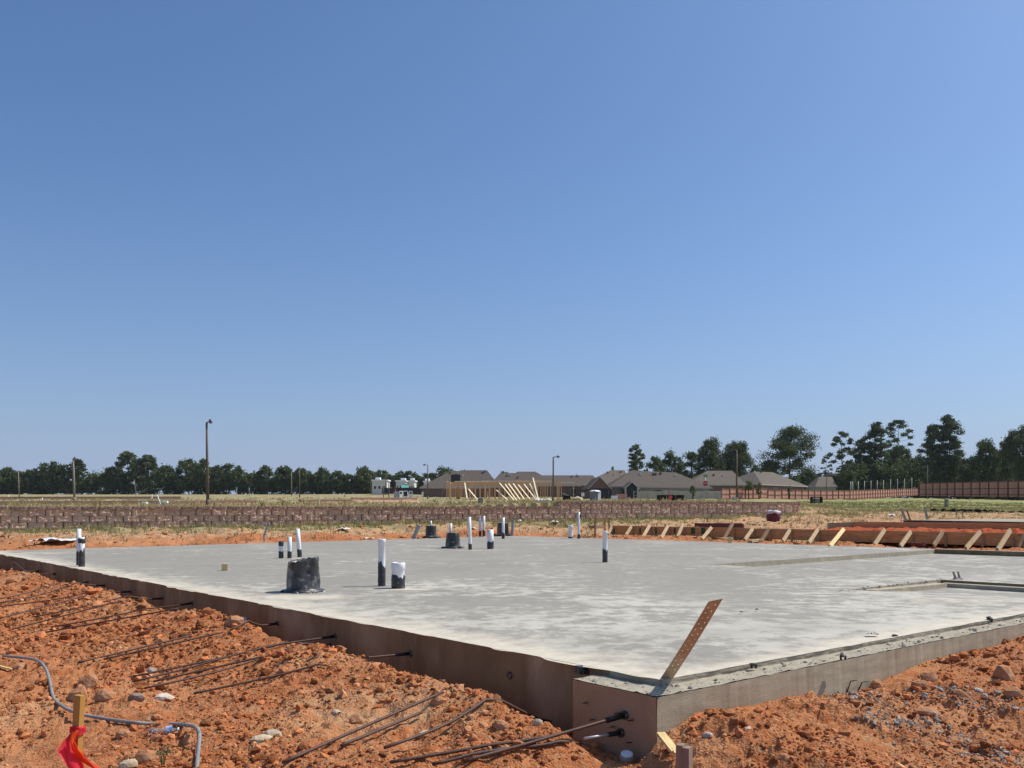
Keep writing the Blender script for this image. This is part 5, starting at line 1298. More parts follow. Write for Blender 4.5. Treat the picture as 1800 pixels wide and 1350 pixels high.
scrap('concrete_crumb', 'second dark crumb of concrete, farther right of the strap tip', 1331, 1075, 6, .03, 4, 'tar', seed=10, floor=0, cat='crumb')
scrap('concrete_crumb', 'flat heap of grey crumbs on the slab near its sunny edge', 1533, 1119, 22, .06, 7, 'greybit', seed=11, floor=0, cat='crumb')

# metal strap
def strap():
    p0 = onz(1159, 1199, -.02); p0.z = -STEP; top = at(1258, 1055, p0.y-.24); base = at(1169, 1197, p0.y+.02)
    root = thing('metal_strap', 'bent perforated galvanized hold-down strap rising from the near slab corner', 'hold-down strap', base)
    d = top-base; L = d.length; d.normalize(); side = Vector((1, .1, 0)); side = (side-d*side.dot(d)).normalized(); n = d.cross(side); w = .062; th = .0025
    side = (d.cross(Vector((.15, -1, .12)).normalized())).normalized(); side = -side if side.x < 0 else side; n = side.cross(d)
    b = MB(); N_ = 26; cols = [(-.5, .5)]
    # plate as strips with punched holes: a fine grid with the hole cells left out
    nx, nz = 20, 180; holes = set()
    hr = []
    for k in range(13):
        z = L*(.13+.065*k); hr += [(-.2*w, z), (.2*w, z+.02)]
    vid = {}; vs = []
    for j in range(nz+1):
        for i in range(nx+1):
            u = (i/nx-.5)*w; z = j/nz*L; 
            e = 0
            z += (u/w)*.05*max(0, (j/nz-.82)/.18)
            f = z/L; bow = .012*math.sin(math.pi*f)
            vs.append(side*u+d*z+n*bow)
    fs = []
    for j in range(nz):
        for i in range(nx):
            u = ((i+.5)/nx-.5)*w; z = (j+.5)/nz*L
            if any((u-a)**2+(z-c)**2 < .0033**2 for a, c in hr): continue
            fs.append((j*(nx+1)+i, j*(nx+1)+i+1, (j+1)*(nx+1)+i+1, (j+1)*(nx+1)+i))
    m = len(vs); vs2 = vs+[v-n*th for v in vs]; b.add(vs2, fs+[tuple(q+m for q in reversed(f)) for f in fs])
    edge = [[j*(nx+1) for j in range(nz+1)], [j*(nx+1)+nx for j in range(nz+1)], [nz*(nx+1)+i for i in range(nx+1)]]
    for e in edge: b.f += [(a, c, c+m, a+m) for a, c in zip(e, e[1:])]; b.sm += [False]*(len(e)-1)
    b.build('strap_plate', M['galv'], root)
    # buried foot of the strap: bent down against the corner, grey slurry round it
    b = MB(); c = Vector((CORN.x, CORN.y, -STEP))-base
    f0 = Vector((0, 0, 0)); f1 = CORN+NR*.006+VR*.05+Vector((0, 0, -.13))-base
    b.add([side*-w*.5, side*w*.5, (C1+NR*.01+VR*.045)-base+Vector((0, 0, -.05)), (C1+NL*.01+NR*.01)-base+Vector((0, 0, -.05))], [(0, 1, 2, 3)]); b.build('strap_foot', M['galvdull'], root)
    rs = np.random.RandomState(2); b = MB()
    for k in range(16):
        s = rs.uniform(.008, .02); a = C1+NR*rs.uniform(0, .04)+VR*rs.uniform(-.02, .08)+NL*rs.uniform(-.02, .03)-base; a.z = rs.uniform(-.05, -.01)
        b.add(ICO_V*s*(1+rs.uniform(-.3, .3, (12, 1)))+np.array(a), [tuple(f) for f in ICO_F])
    o = b.build('slurry_lumps', M['greybit'], root); o['kind'] = 'stuff'
strap()
rs = np.random.RandomState(18); n = 420; t_ = rs.uniform(0, 1, n)
A_ = np.array(bil(up1, vp)[:2]); B_ = np.array(bil(up1, vp2)[:2]); P = A_+(B_-A_)*t_[:, None]+rs.normal(0, .035, (n, 2)); R = np.minimum(.003+.004*rs.pareto(2.4, n), .02)
tag(link('porch_rubble', scatter_lumps('porch_rubble', np.column_stack([P, np.full(n, -.004)]), R, M['greybit'], 19)), 'grey mortar rubble along the raised edge of the porch recess', 'rubble', kind='stuff')
# debris along the ledge, anchors in the sunny side, small leftovers
rs = np.random.RandomState(8); n = 900
t_ = rs.uniform(0, 8.5, n); w_ = rs.uniform(.02, LED_R, n); P = np.array([(CORN+VR*t-NR*w)[:] for t, w in zip(t_, w_)]); P[:, 2] = -STEP
t2 = rs.uniform(0, BUMP, 90); w2 = rs.uniform(.01, LED_L, 90); P2 = np.array([(CORN+UL*t-NL*w)[:] for t, w in zip(t2, w2)]); P2[:, 2] = -STEP
P = np.vstack([P, P2]); R = np.minimum(.0025+.003*rs.pareto(2.2, len(P)), .016)
tag(link('ledge_crumbs', scatter_lumps('ledge_crumbs', P, R, M['greybit'], 9)), 'grey mortar crumbs and splinters lying along the lowered slab ledge', 'crumbs', kind='stuff')
def on_sunny(px, py): return onplane(px, py, CORN+NR*.004, NR)
for lb, px, p1, p2 in (('left hooked wire anchor sticking out of the sunny slab side', 1489, 1217, 1197), ('right hooked wire anchor sticking out of the sunny slab side', 1509, 1214, 1199)):
    a = on_sunny(px, p1); c = on_sunny(px+4, p2); r_ = thing('wire_anchor', lb, 'wire anchor', a, 'hooked wire anchors')
    MB().tube([Vector((0, 0, 0)), c-a+NR*.01, c-a+VR*.012+NR*.012], .0035, 6).build('wire', M['sleeve'], r_); MB().tube([c-a+VR*.01+NR*.012, c-a+VR*.05+NR*.03+Vector((0, 0, .004))], .0035, 6).build('hook', M['sleeve'], r_)
for lb, px, py in (('black form tie tab on the sunny ledge nearest the corner', 1325, 1172), ('black form tie tab halfway along the sunny ledge', 1573, 1121), ('black two-legged form tie near the right end of the sunny ledge', 1740, 1091), ('small black form tie at the lower edge of the sunny ledge', 1482, 1157)):
    p = onz(px, py+3, -STEP*.6); r_ = thing('form_tie', lb, 'form tie', p, 'black form ties left on the ledge'); s = p.y/F
    rs_ = np.random.RandomState(px); b = MB()
    for k in (-1, 1): b.box((k*4*s, 0, 3.5*s), (3*s, .008, 7*s), (0, .25*k, .6))
    b.build('leg', M['sleeve'], r_)
    link('tab', mesh_np('tab', (ICO_V*(1+rs_.uniform(-.35, .35, (12, 1))))*np.array([9*s, 5*s, 3.2*s]), ICO_F, M['tar']), r_, (0, 0, 7*s), (0, .12, .6))
p = onz(1060, 1177, 0)+NL*.0; r_ = thing('form_tie', 'black slurry lump at the slab edge above the corner block', 'form tie', C1+UL*.62+NL*.03+Vector((0, 0, -.045)), 'black form ties left on the ledge')
MB().box((0, 0, .022), (.07, .05, .044), (.1, .1, .6)).build('tab', M['tar'], r_); MB().box((.05, 0, .01), (.05, .03, .02), (.3, 0, .3)).build('leg', M['tar'], r_)
# two grey dowels behind the garage kerb
for lb, x0, x1 in (('left grey dowel of the short pair by the porch kerb', 1681, 1675.5), ('right grey dowel of the short pair by the porch kerb', 1688, 1684)):
    a = onz(x0, 1018.5, 0); c = at(x1, 1004.5, a.y); r_ = thing('steel_dowel', lb, 'dowel', a, 'grey dowels by the porch kerb')
    MB().tube([(0, 0, -.02), c-a], [.02, .014], 8).build('shaft', M['greybit'], r_); MB().lathe([(.05, 0), (.035, .02), (.015, .028)], 10).build('mortar_collar', M['greybit'], r_)

# ================================================================== tendons and bars sticking from the shaded side
def on_shade(px, py): return onplane(px, py, C1+NL*(.004), NL)
def on_bump(px, py): return onplane(px, py, CORN+NL*.004, NL)
SG = 'rusty steel tendons lying on the dug soil'
def bar(label, pa, pb, face=None, rad=.0075, sag=0, dz=.035):
    """pa at the slab side (or on the soil), pb on the soil"""
    A = {'s': on_shade, 'b': on_bump}[face](*pa) if face else onterr(*pa)+Vector((0, 0, dz))
    B = onterr(*pb)+Vector((0, 0, dz)) if isinstance(pb, tuple) else pb
    root = thing('steel_tendon', label, 'steel tendon', A, SG)
    n = 14; P = []
    for k in range(n+1):
        t = k/n; p = A+(B-A)*t; g = zt1(p.x, p.y)
        if 0 < k: p.z = max(p.z, g+.016)
        p.z -= sag*math.sin(math.pi*t) if p.z > g+.05 else 0
        P.append(p)
    Q = [p.copy() for p in P]                # a stiff bar bridges the hollows
    for _ in range(3):
        for k in range(1, n): Q[k].z = max(P[k].z, (Q[k-1].z+Q[k+1].z)/2)
    Q = [q_-A for q_ in Q]
    MB().tube(Q, rad, 8).build('rod', M['rust'], root)
    if face:
        L = (B-A).length; k = min(.16/max(L, .01), .45); d = Q[1].normalized()
        MB().tube([Vector((0, 0, 0)), d*min(.13, L*.4)], rad*1.7, 10).build('sleeve', M['sleeve'], root)
        o = NL; b = MB(); u = UL*.028; z = Vector((0, 0, .03))
        b.tube([o*-.01, o*.012], .026, 12); b.build('anchor_cup', M['tar'], root)
    return root
bars = [
 ('loose bar at far left crossing the soil near the left picture edge', (150, 1052), (0, 1092), None), ('loose bar at far left, lower of two near the left picture edge', (210, 1062), (20, 1112), None),
 ('bar lying on the ridge beside the round pipe mouth, running left', (392, 1118), (182, 1166), None), ('thin bar on the soil between the white stone and the loose centre bar', (470, 1160), (270, 1206), None),
 ('bar lying beside the thick bar at lower centre', (742, 1262), (600, 1322), None), ('second bar from the hole by the corner block to the bottom edge', (1000, 1316), (760, 1356), None),
 ('highest thin tendon at the far left end of the shaded side', (20, 984), (48, 1010), 's'), ('short tendon left of the slab pipes at far left', (24, 992), (0, 996), 's'),
 ('second short tendon at the left end of the shaded side', (67, 1004), (45, 1008), 's'), ('third short tendon at the left end of the shaded side', (96, 1009), (72, 1013), 's'),
 ('fourth short tendon just below the paired pipes', (124, 1017), (100, 1019), 's'), ('long tendon running to the left edge, uppermost of the long ones', (154, 1024), (0, 1057), 's'),
 ('long tendon running to the left edge, second of the long ones', (184, 1029), (0, 1064), 's'), ('long tendon running to the left edge, third of the long ones', (231, 1040), (0, 1071), 's'),
 ('tendon crossing the soil below the little wood block', (286, 1052), (59, 1090), 's'), ('tendon reaching down-left from below the big bucket, upper one', (338, 1060), (89, 1108), 's'),
 ('bar lying loose on the soil just under the upper bucket tendon', (314, 1075), (65, 1120), None), ('short pale tendon right of the round pipe mouth', (488, 1096), (405, 1113), 's'),
 ('upper tendon of three leaving the middle of the shaded side', (590, 1118), (234, 1197), 's'), ('middle tendon of three leaving the middle of the shaded side', (580, 1135), (234, 1206), 's'),
 ('lower tendon of three leaving the middle of the shaded side', (598, 1139), (255, 1218), 's'), ('short tendon below the tall capped pipe', (721, 1149), (645, 1164), 's'),
 ('loose bar lying on the soil at centre left', (575, 1178), (340, 1228), None), ('loose bar on the soil above the white stone', (336, 1124), (137, 1172), None),
 ('thick bar running down to the bottom edge at centre left', (779, 1226), (497, 1352), None), ('short tendon nearest the corner block on the shaded side', (896, 1187), (829, 1207), 's'),
 ('thick twisted tendon from the upper anchor of the corner block', (1098, 1257), (815, 1352), 'b'), ('bar crossing behind the thick tendon near the corner block', (1034, 1272), (676, 1326), None),
 ('lower bar passing under the thick tendon to the bottom edge', (972, 1305), (686, 1352), None)]
for lb, a, c, f in bars: bar(lb, a, c, f, .0095 if c[1] > 1300 else .0078)
A = on_bump(1091, 1288); r_ = thing('steel_tendon', 'short twisted tendon end from the lower anchor of the corner block', 'steel tendon', A, SG); c = at(1027, 1298, A.y-.18)-A
MB().tube([(0, 0, 0), c*.5, c], .008, 8).build('rod', M['galvdull'], r_); MB().tube([(0, 0, 0), c*.35], .014, 10).build('sleeve', M['sleeve'], r_); MB().tube([NL*-.01, NL*.012], .026, 12).build('anchor_cup', M['tar'], r_)
for lb, px, py in (('short black nail slot high on the corner block', 1030, 1235.5), ('short black nail slot left of the upper anchor on the corner block', 1042, 1265), ('short black nail slot right of the upper anchor on the corner block', 1110, 1266), ('black nail slot between the anchors of the corner block', 1078, 1277.5), ('black nail slot above the upper anchor', 1086, 1253.5), ('lowest black nail slot on the corner block', 1107, 1305)):
    a = on_bump(px, py); MB_ = MB(); d = (UL*-.022+Vector((0, 0, .006))); MB_.beam(-d+NL*.004, d+NL*.012, .007, .006); tag(MB_.build('form_nail', M['sleeve'], None, a), lb, 'form nail', 'black nails in the corner block', 'thing')
# round pipe mouth in the shaded side, white cap at the foot of the corner
a = on_shade(430.5, 1092); r_ = thing('drain_pipe', 'round grey-white pipe mouth in the shaded slab side', 'drain pipe', a); R = 8.5/F*a.y
MB().tube([NL*-.02, NL*.05], R, 20, cap=False).build('pipe', M['pvc'], r_); MB().tube([NL*-.02, NL*.035], R*.85, 20).build('plug', M['conduit'], r_)
a = at(1101, 1334, 5.02); r_ = thing('pipe_cap', 'pale grey pipe cap half buried at the foot of the corner block', 'pipe cap', a); MB().tube([(0, 0, -.03), (0, -.02, .03)], .038, 18).build('cap', M['conduit'], r_); MB().tube([(0, -.02, .03), (0, -.022, .036)], .033, 18).build('rim', M['pvc'], r_)
a = onterr(1002, 1262); tag(link('foam_scrap', mesh_np('foam_scrap', ICO_V*np.array([.035, .03, .045])*(1+np.random.RandomState(4).uniform(-.2, .2, (12, 1))), ICO_F, M['boxgrey']), None, a+Vector((0, 0, .02))), 'grey foam lump squeezed beside the corner block', 'scrap', 'scraps lying about the site', 'thing')

# ================================================================== stakes, ribbon, conduit and litter in front
def stake():
    Y = 3.62; top = at(140, 1222, Y); bot = at(120, 1400, Y); bot.z = zt1(bot.x, Y)-.1
    d = top-bot
    root = thing('survey_stake', 'orange wooden stake with pink and orange ribbon in the lower left corner', 'survey stake', bot); w, t = .040, .022
    a = math.radians(-28); ux = Vector((math.cos(a), math.sin(a), 0)); uy = Vector((-math.sin(a), math.cos(a), 0))
    vs = []
    for f in (0, 1):
        for sx, sy in ((-1, -1), (1, -1), (1, 1), (-1, 1)): vs.append(d*f+ux*sx*w/2+uy*sy*t/2)
    MB().add(vs, [(0, 3, 2, 1), (4, 5, 6, 7), (0, 1, 5, 4), (1, 2, 6, 5), (2, 3, 7, 6), (3, 0, 4, 7)]).build('stake_post', M['stake'], root)
    kz = (at(0, 1283, Y).z-bot.z)/d.z; kc = d*kz
    b = MB()
    for j in range(5):
        z = (j-2)*.006; P = []
        for k in range(25):
            q = 2*math.pi*k/24; cx, sy = math.cos(q), math.sin(q)
            e = max(abs(cx), abs(sy)); P.append(kc+ux*(cx/e*(w/2+.004))+uy*(sy/e*(t/2+.004))+d.normalized()*(z+.003*math.sin(q*2+j)))
        b.tube(P, .0042, 6, cap=False)
    kn = b.build('ribbon_knot', M['ribpink'], root)
    def streamer(name, ctr, wid, mt, tw, seed):
        b = MB(); n = 24; m = 6; vs = []
        for k in range(n+1):
            f = k/n; i = f*(len(ctr)-1); a0 = min(int(i), len(ctr)-2); p = ctr[a0].lerp(ctr[a0+1], i-a0)
            ww = wid[0]+(wid[1]-wid[0])*min(1, f*2.2)
            for j in range(m+1):
                g = j/m-.5; th = tw*f+.5*mnoise.noise((f*3, seed, 1))
                vs.append(p+Vector((g*ww*math.cos(th), g*ww*math.sin(th)+.012*math.sin(g*9+f*6+seed), .008*math.sin(g*7+f*9))))
        b.add(vs, [(k*(m+1)+j, k*(m+1)+j+1, (k+1)*(m+1)+j+1, (k+1)*(m+1)+j) for k in range(n) for j in range(m)], True); b.build(name, M[mt], root)
    o = bot
    pk = [at(x, y, Y-.03*i)-o for i, (x, y) in enumerate(((131, 1286), (121, 1300), (117, 1318), (123, 1335), (135, 1352), (140, 1375)))]
    og = [at(x, y, Y-.05-.012*i)-o for i, (x, y) in enumerate(((133, 1286), (126, 1300), (132, 1318), (146, 1333), (168, 1349), (184, 1362)))]
    streamer('pink_streamer', pk, (.022, .062), 'ribpink', .5, 1); streamer('orange_streamer', og, (.02, .05), 'riborange', -.9, 4)
    og2 = [at(x, y, Y-.02)-o for x, y in ((131, 1288), (124, 1302), (128, 1322), (138, 1342), (150, 1366))]
    streamer('orange_streamer', og2, (.02, .035), 'riborange', .3, 7)
stake()
Y = 4.32; p = at(1203, 1360, Y); top = at(1203.5, 1309, Y); r_ = thing('stake_stub', 'sawn-off weathered brown stake stub at the bottom edge', 'stake', Vector((p.x, Y, zt1(p.x, Y)-.1)), rz=-.55)
hh = top.z-(zt1(p.x, Y)-.1)
MB().box((-.0165, 0, hh/2), (.033, .05, hh)).build('left_half', M['stub'], r_); MB().box((.0175, -.004, hh/2-.004), (.031, .05, hh-.008)).build('right_half', M['stub'], r_)
a = at(1161, 1289, 4.90); c = at(1187, 1322, 4.76); d = c-a; r_ = thing('wood_splinter', 'split yellow piece of pine leaning at the sunny foot of the corner', 'wood piece', a)
MB().beam((0, 0, 0), d, .052, .016, up=Vector((.35, -.75, .5))).build('board', M['chip'], r_)
MB().beam(d*.85+Vector((.004, 0, .001)), d*1.10+Vector((-.004, 0, 0)), .026, .014, up=Vector((.35, -.75, .5))).build('split_end', M['chip'], r_)
# grey flexible conduit
def conduit():
    px = [(6, 1152), (40, 1155), (66, 1160), (80, 1174), (87, 1195), (91, 1215), (97, 1230), (112, 1242), (132, 1251), (160, 1258), (195, 1264), (235, 1269), (275, 1271.5), (310, 1272), (333, 1274), (346, 1279), (350.5, 1289), (350, 1305), (347.5, 1330), (346, 1356)]
    P = []
    for i, (x, y) in enumerate(px):
        p = onterr(x, y+1); lift = .03+.025*math.sin(i*.9); s = (1-p.z-lift)/(1-p.z) if p.z < 1 else 1
        o = Vector((0, 0, 1)); P.append(o+(p-o)*(1-lift/max(.5, 1-p.z)))
    S = []
    for i in range(len(P)-1):
        a, b_, c, e = P[max(i-1, 0)], P[i], P[i+1], P[min(i+2, len(P)-1)]
        for k in range(5):
            t = k/5; S.append(.5*((2*b_)+(c-a)*t+(2*a-5*b_+4*c-e)*t*t+(3*b_-a-3*c+e)*t**3))
    S.append(P[-1]); o = S[0]
    root = thing('flexible_conduit', 'bent grey plastic conduit snaking over the soil at lower left', 'conduit', o)
    L = [s-o for s in S]; MB().tube(L, .0115, 10).build('tube', M['conduit'], root)
    for i in (22, 68, 79): MB().tube([L[i], L[i+1]], .0135, 10).build('coupling', M['conduit'], root)
conduit()
def rock(label, px, py, w, hfrac, mt, seed, group='larger stones on the dug soil', name='stone', sink=.2, fl=.8):
    p = onterr(px, py); s = w/F*p.y/2; rs = np.random.RandomState(seed)
    bm = bmesh.new(); bmesh.ops.create_icosphere(bm, subdivisions=2, radius=1)
    pl = [Vector(rs.normal(size=3)).normalized() for _ in range(9)]; ds = rs.uniform(.62, .95, 9)
    for v in bm.verts:
        for nrm, dd in zip(pl, ds):
            k = v.co.dot(nrm)
            if k > dd: v.co -= nrm*(k-dd)*.92
        v.co *= 1+.10*mnoise.noise(v.co*2.3+Vector((seed, 0, 0)))
        v.co.x *= 1.12; v.co.y *= fl; v.co.z *= hfrac*1.3
    me = bpy.data.meshes.new(name); bm.to_mesh(me); bm.free(); me.materials.append(M[mt]); me.transform(Matrix.Scale(s, 4))
    o = link(name, me, None, p+Vector((0, s*.6, s*hfrac*.35)), (0, 0, rs.uniform(-.5, .5))); return tag(o, label, 'stone', group, 'thing')
rock('big tan lump of earth behind the orange stake', 133, 1234, 40, .9, 'rock', 1); rock('upright tan lump right behind the orange stake', 150, 1214, 34, 1.1, 'rock', 2); rock('wide flat tan stone right of the orange stake', 178, 1232, 40, .6, 'rock', 3)
rock('bright white stone on the soil right of the orange stake', 285, 1232, 32, .45, 'whitestone', 4); rock('dark grey-brown stone left of the bright white stone', 238, 1230, 28, .55, 'stub', 5); rock('small pale stone above the dark grey-brown stone', 264, 1182, 16, .6, 'greybit', 6)
rock('tan stone below the conduit, nearest the orange stake', 213, 1298, 26, .75, 'rock', 7); rock('brown egg-shaped stone right of the plastic bottle', 327, 1310, 22, 1.0, 'rock', 8); rock('pointed tan stone low on the left beside the weed', 252, 1340, 34, .8, 'rock', 9)
rock('pale broken stone at the bottom edge, left part', 222, 1352, 34, .6, 'palerock', 10); rock('pale cracked slab of clay at lower centre left', 455, 1310, 44, .45, 'palerock', 11); rock('second pale stone beside the cracked clay slab', 478, 1297, 34, .5, 'palerock', 12)
rock('pale rounded stone above the thick bar at lower centre', 590, 1259, 20, .7, 'palerock', 13); rock('orange lump at lower centre beside the thick bar', 624, 1272, 28, .7, 'rock', 14); rock('rounded orange boulder by the round pipe mouth', 410, 1102, 36, .7, 'rock', 15)
rock('large brown clod on the sunny slope, right one of a pair', 1621, 1212, 30, .8, 'rock', 16); rock('large brown clod on the sunny slope, upper one of a pair', 1636, 1198, 34, .6, 'rock', 17); rock('wide orange stone on the sunny slope below the pair', 1636, 1260, 46, .4, 'rock', 18)
rock('pointed orange stone on the sunny slope at right', 1691, 1226, 24, .7, 'rock', 19); rock('reddish lump at the upper end of the sunny slope', 1771, 1195, 40, .8, 'rock', 20); rock('dark red clod against the sunny slab side', 1543, 1210, 22, .9, 'rock', 21)
rock('pale stone on the soil ridge in front of the corner block', 926, 1256, 26, .55, 'palerock', 22); rock('brown stone on the soil ridge left of the corner block', 880, 1284, 32, .7, 'rock', 23); rock('pale pebble pile stone near the short corner tendon', 945, 1276, 18, .9, 'palerock', 24)
rock('grey chunk on the slope right of the yellow wood piece', 1246, 1297, 18, .6, 'greybit', 25); rock('small bright pebble on the sunny slope right of the stub', 1317, 1285, 11, .9, 'whitestone', 26); rock('red clod near the bottom edge right of the stub', 1380, 1343, 30, .7, 'rock', 27)
rock('orange lump at the foot of the ridge at centre', 770, 1240, 30, .6, 'rock', 28); rock('tan stone between the two long bars at lower centre', 745, 1296, 26, .6, 'palerock', 29); rock('orange lump beside the yellow splinter at the left edge', 30, 1175, 24, .5, 'rock', 30)
rock('grey stone on the sunny slope near the middle', 1720, 1218, 20, .5, 'greybit', 31); rock('brown lump at the right edge of the soil', 1785, 1225, 30, .7, 'rock', 32)
a = onterr(-4, 1174); c = onterr(19, 1180); r_ = thing('wood_splinter', 'yellow wood splinter at the left edge of the picture', 'wood piece', a+Vector((0, 0, .02))); MB().beam((0, 0, .0), c-a, .022, .009).build('board', M['chip'], r_); MB().beam((c-a)*.8+Vector((0, 0, .006)), (c-a)*1.1, .012, .006).build('split_end', M['chip'], r_)
# crushed clear bottle
m = bpy.data.materials.new('clear_plastic'); m.use_nodes = True; nt = m.node_tree; b_ = nt.nodes['Principled BSDF']; b_.inputs['Base Color'].default_value = (.95, .97, 1, 1); b_.inputs['Roughness'].default_value = .06; b_.inputs['Transmission Weight'].default_value = .85; b_.inputs['IOR'].default_value = 1.2; M['clear'] = m
a = onterr(262, 1293); c = onterr(312, 1289); d = c-a; r_ = thing('plastic_bottle', 'crushed clear plastic bottle with blue label below the conduit', 'bottle', a+Vector((0, 0, .022)))
u = d.normalized(); prof = [(.0, .012), (.004, .026), (.25, .03), (.45, .024), (.6, .029), (.78, .026), (.88, .013), (1, .013)]
b = MB(); n = 18; vs = []
for f, r in prof:
    for k in range(n):
        q = 2*math.pi*k/n; w = Vector((-u.y, u.x, 0)); vs.append(d*f*1.0+w*r*1.15*math.cos(q)+Vector((0, 0, r*.7*math.sin(q)+.004*mnoise.noise((f*9, q*2, 1)))))
b.add(vs, [(i*n+k, i*n+(k+1) % n, (i+1)*n+(k+1) % n, (i+1)*n+k) for i in range(len(prof)-1) for k in range(n)], True); b.build('bottle_body', M['clear'], r_)
b = MB(); b.tube([d*.62, d*.84], .0275, 14, cap=False); b.build('label_band', mat('blue_label', (.12, .22, .55), (.6, .65, .75), 40, .4), r_); b = MB(); b.tube([d*1.0, d*1.06], .014, 12); b.build('screw_cap', M['white'], r_)

# ================================================================== wooden forms of the next slab
def forms():
    A = at(1072, 940, 32); B = at(1800, 961.5, 21.5); A.z = zt1(A.x, A.y); B.z = .02
    A.z = -.03; d = (B-A); u = Vector((d.x, d.y, 0)).normalized(); nrm = Vector((-u.y, u.x, 0)); nrm = nrm if nrm.y < 0 else -nrm
    B = A+d*1.12; Ltot = (B-A).length; hgt = .315
    root = thing('board_form', 'long low wooden board form with diagonal braces along the far slab side', 'board form', A)
    n = 8; bd = []
    for k in range(n):
        p = (B-A)*(k/n); q = (B-A)*((k+1)/n); r = random.Random(k)
        b = MB(); w = nrm*.0+Vector((0, 0, 0)); dd = (q-p); off = nrm*(.0025*(k % 2))
        b.beam(p+off+Vector((0, 0, hgt/2+r.uniform(-.006, .006))), q-dd*.003+off+Vector((0, 0, hgt/2+r.uniform(-.006, .006))), .04, hgt); b.build('board', M['form'], root)
    tops = [((1075.5, 925), (1069, 939)), ((1110, 925), (1100, 940.5)), ((1141.6, 924), (1130, 944.4)), ((1174, 924), (1162.6, 945)), ((1200, 921), (1190.6, 944.4)), ((1250.5, 927.3), (1234, 947.5)), ((1288, 919.5), (1273, 946)), ((1323, 929), (1309, 949)), ((1352, 929.5), (1340, 948)), ((1388.5, 931), (1376, 951)), ((1437, 931), (1422, 954)), ((1483, 930), (1459, 960)), ((1554.6, 931), (1537, 957.7)), ((1600.7, 934.7), (1582.8, 960)), ((1658, 934.7), (1641.6, 959)), ((1723, 934.7), (1698, 964)), ((1775.7, 932), (1754, 966.6)), ((1800, 940), (1791, 963))]
    for i, ((x0, y0), (x1, y1)) in enumerate(tops):
        tp = onplane(x0, y0, A+nrm*.045, nrm)-A; bt = onz(x1, y1, .0)-A
        b = MB(); b.beam(bt, tp, .045, .10, up=nrm+Vector((0, 0, .3))); o = b.build('brace', M['chip'] if i == 11 else M['brace'], root)
        st = tp.copy(); st.z = 0; st = st+u*.06-nrm*.012
        if i not in (5, 11, 12): MB().box(st+Vector((0, 0, hgt*.45)), (.045, .045, hgt*.98), (0, 0, math.atan2(u.y, u.x))).build('form_stake', M['brace'], root)
    for i, px in enumerate((1079, 1125, 1153, 1186, 1218, 1236)):
        p = onplane(px, 933, A+nrm*.024, nrm)-A; MB().box(p, (.08+.08*(i > 3), .003, .2), (0, 0, math.atan2(u.y, u.x))).build('green_spray_mark', M['greenpaint'], root)
    # rear form board and the red fill between
    A2 = at(1500, 917.2, 29.5); B2 = at(1830, 919.8, 25.2); r2 = thing('board_form', 'rear wooden form board behind the deep red fill', 'board form', A2)
    for k in range(3):
        p = (B2-A2)*(k/3); q = (B2-A2)*((k+1)/3); MB().beam(p-Vector((0, 0, .15)), q-(q-p)*.002-Vector((0, 0, .15+.004*k)), .04, .30).build('board', M['form'], r2)
    for k in range(6): MB().box((B2-A2)*((k+.5)/6)+Vector((0, .06, -.17)), (.05, .05, .36)).build('form_stake', M['brace'], r2)
    e = at(1455, 922.5, 29.2)-A2; MB().beam(Vector((0, 0, -.15)), Vector((e.x, e.y, -.17)), .04, .28).build('end_board', M['brace'], r2)
    # fill
    P0 = [A+nrm*-.03+d*.52, A+d*1.1-nrm*.03, B2-Vector((0, .04, 0)), A2-Vector((0.0, .04, 0))]
    N_ = 90; m_ = 34; U, V = np.meshgrid(np.linspace(0, 1, N_), np.linspace(0, 1, m_), indexing='ij')
    ar = [np.array(p) for p in P0]; G = ((1-U)*(1-V))[..., None]*ar[0]+(U*(1-V))[..., None]*ar[1]+(U*V)[..., None]*ar[2]+((1-U)*V)[..., None]*ar[3]
    zf = .13+.16*V; G[..., 2] = zf+clodf(G[..., 0]*3.5, G[..., 1]*3.5, 5)*.10+clodf(G[..., 0]*8, G[..., 1]*8, 6)*.05+fbm(G[..., 0], G[..., 1], 7, 3)*.08
    ii = np.arange(N_*m_).reshape(N_, m_); Q = np.stack([ii[:-1, :-1], ii[1:, :-1], ii[1:, 1:], ii[:-1, 1:]], -1).reshape(-1, 4)
    M['redsoil'] = mat('red_fill', (.42, .095, .032), (.30, .055, .02), 5, .95, .01, 40, c3=(.46, .15, .06), s3=2.5, world=True, spec=.1)
    o = link('red_soil_fill', mesh_np('red_soil_fill', G.reshape(-1, 3), Q, M['redsoil'])); tag(o, kind='structure')
forms()
# neighbouring finished slab behind the forms
a, c = at(1588, 914, 34), at(1840, 918.6, 29.5); o = a; r_ = thing('neighbour_slab', 'pale finished concrete slab edge behind the rear form board', 'slab', o); d = c-a; d.z = 0
nr = Vector((-d.y, d.x, 0)).normalized()*6
MB().add([Vector((0, 0, 0)), d, d+nr, nr, Vector((0, 0, -.07)), d-Vector((0, 0, .07))], [(0, 1, 2, 3)]).build('slab_top', M['ledge'], r_)
MB().add([Vector((0, 0, -.002)), d-Vector((0, 0, .002)), d-Vector((0, 0, .4)), Vector((0, 0, -.4))], [(0, 3, 2, 1)]).build('slab_side', M['fenced'], r_)  # the slab side's shade is put into a near-black colour
stick('left pale leaning pipe at the corner of the neighbouring slab', at(1592, 914, 33.5), at(1583.5, 893, 33.5), .05, 'conduit', 'pipe', 'grey_pipe')
stick('right pale leaning pipe beside the neighbouring slab', at(1630, 912, 33.5), at(1625, 891, 33.5), .05, 'conduit', 'pipe', 'grey_pipe')
stick('brown leaning bar between the two pale leaning pipes', at(1600, 914, 33.5), at(1594, 897, 33.5), .028, 'lampbrown', 'bar', 'rusty_bar')
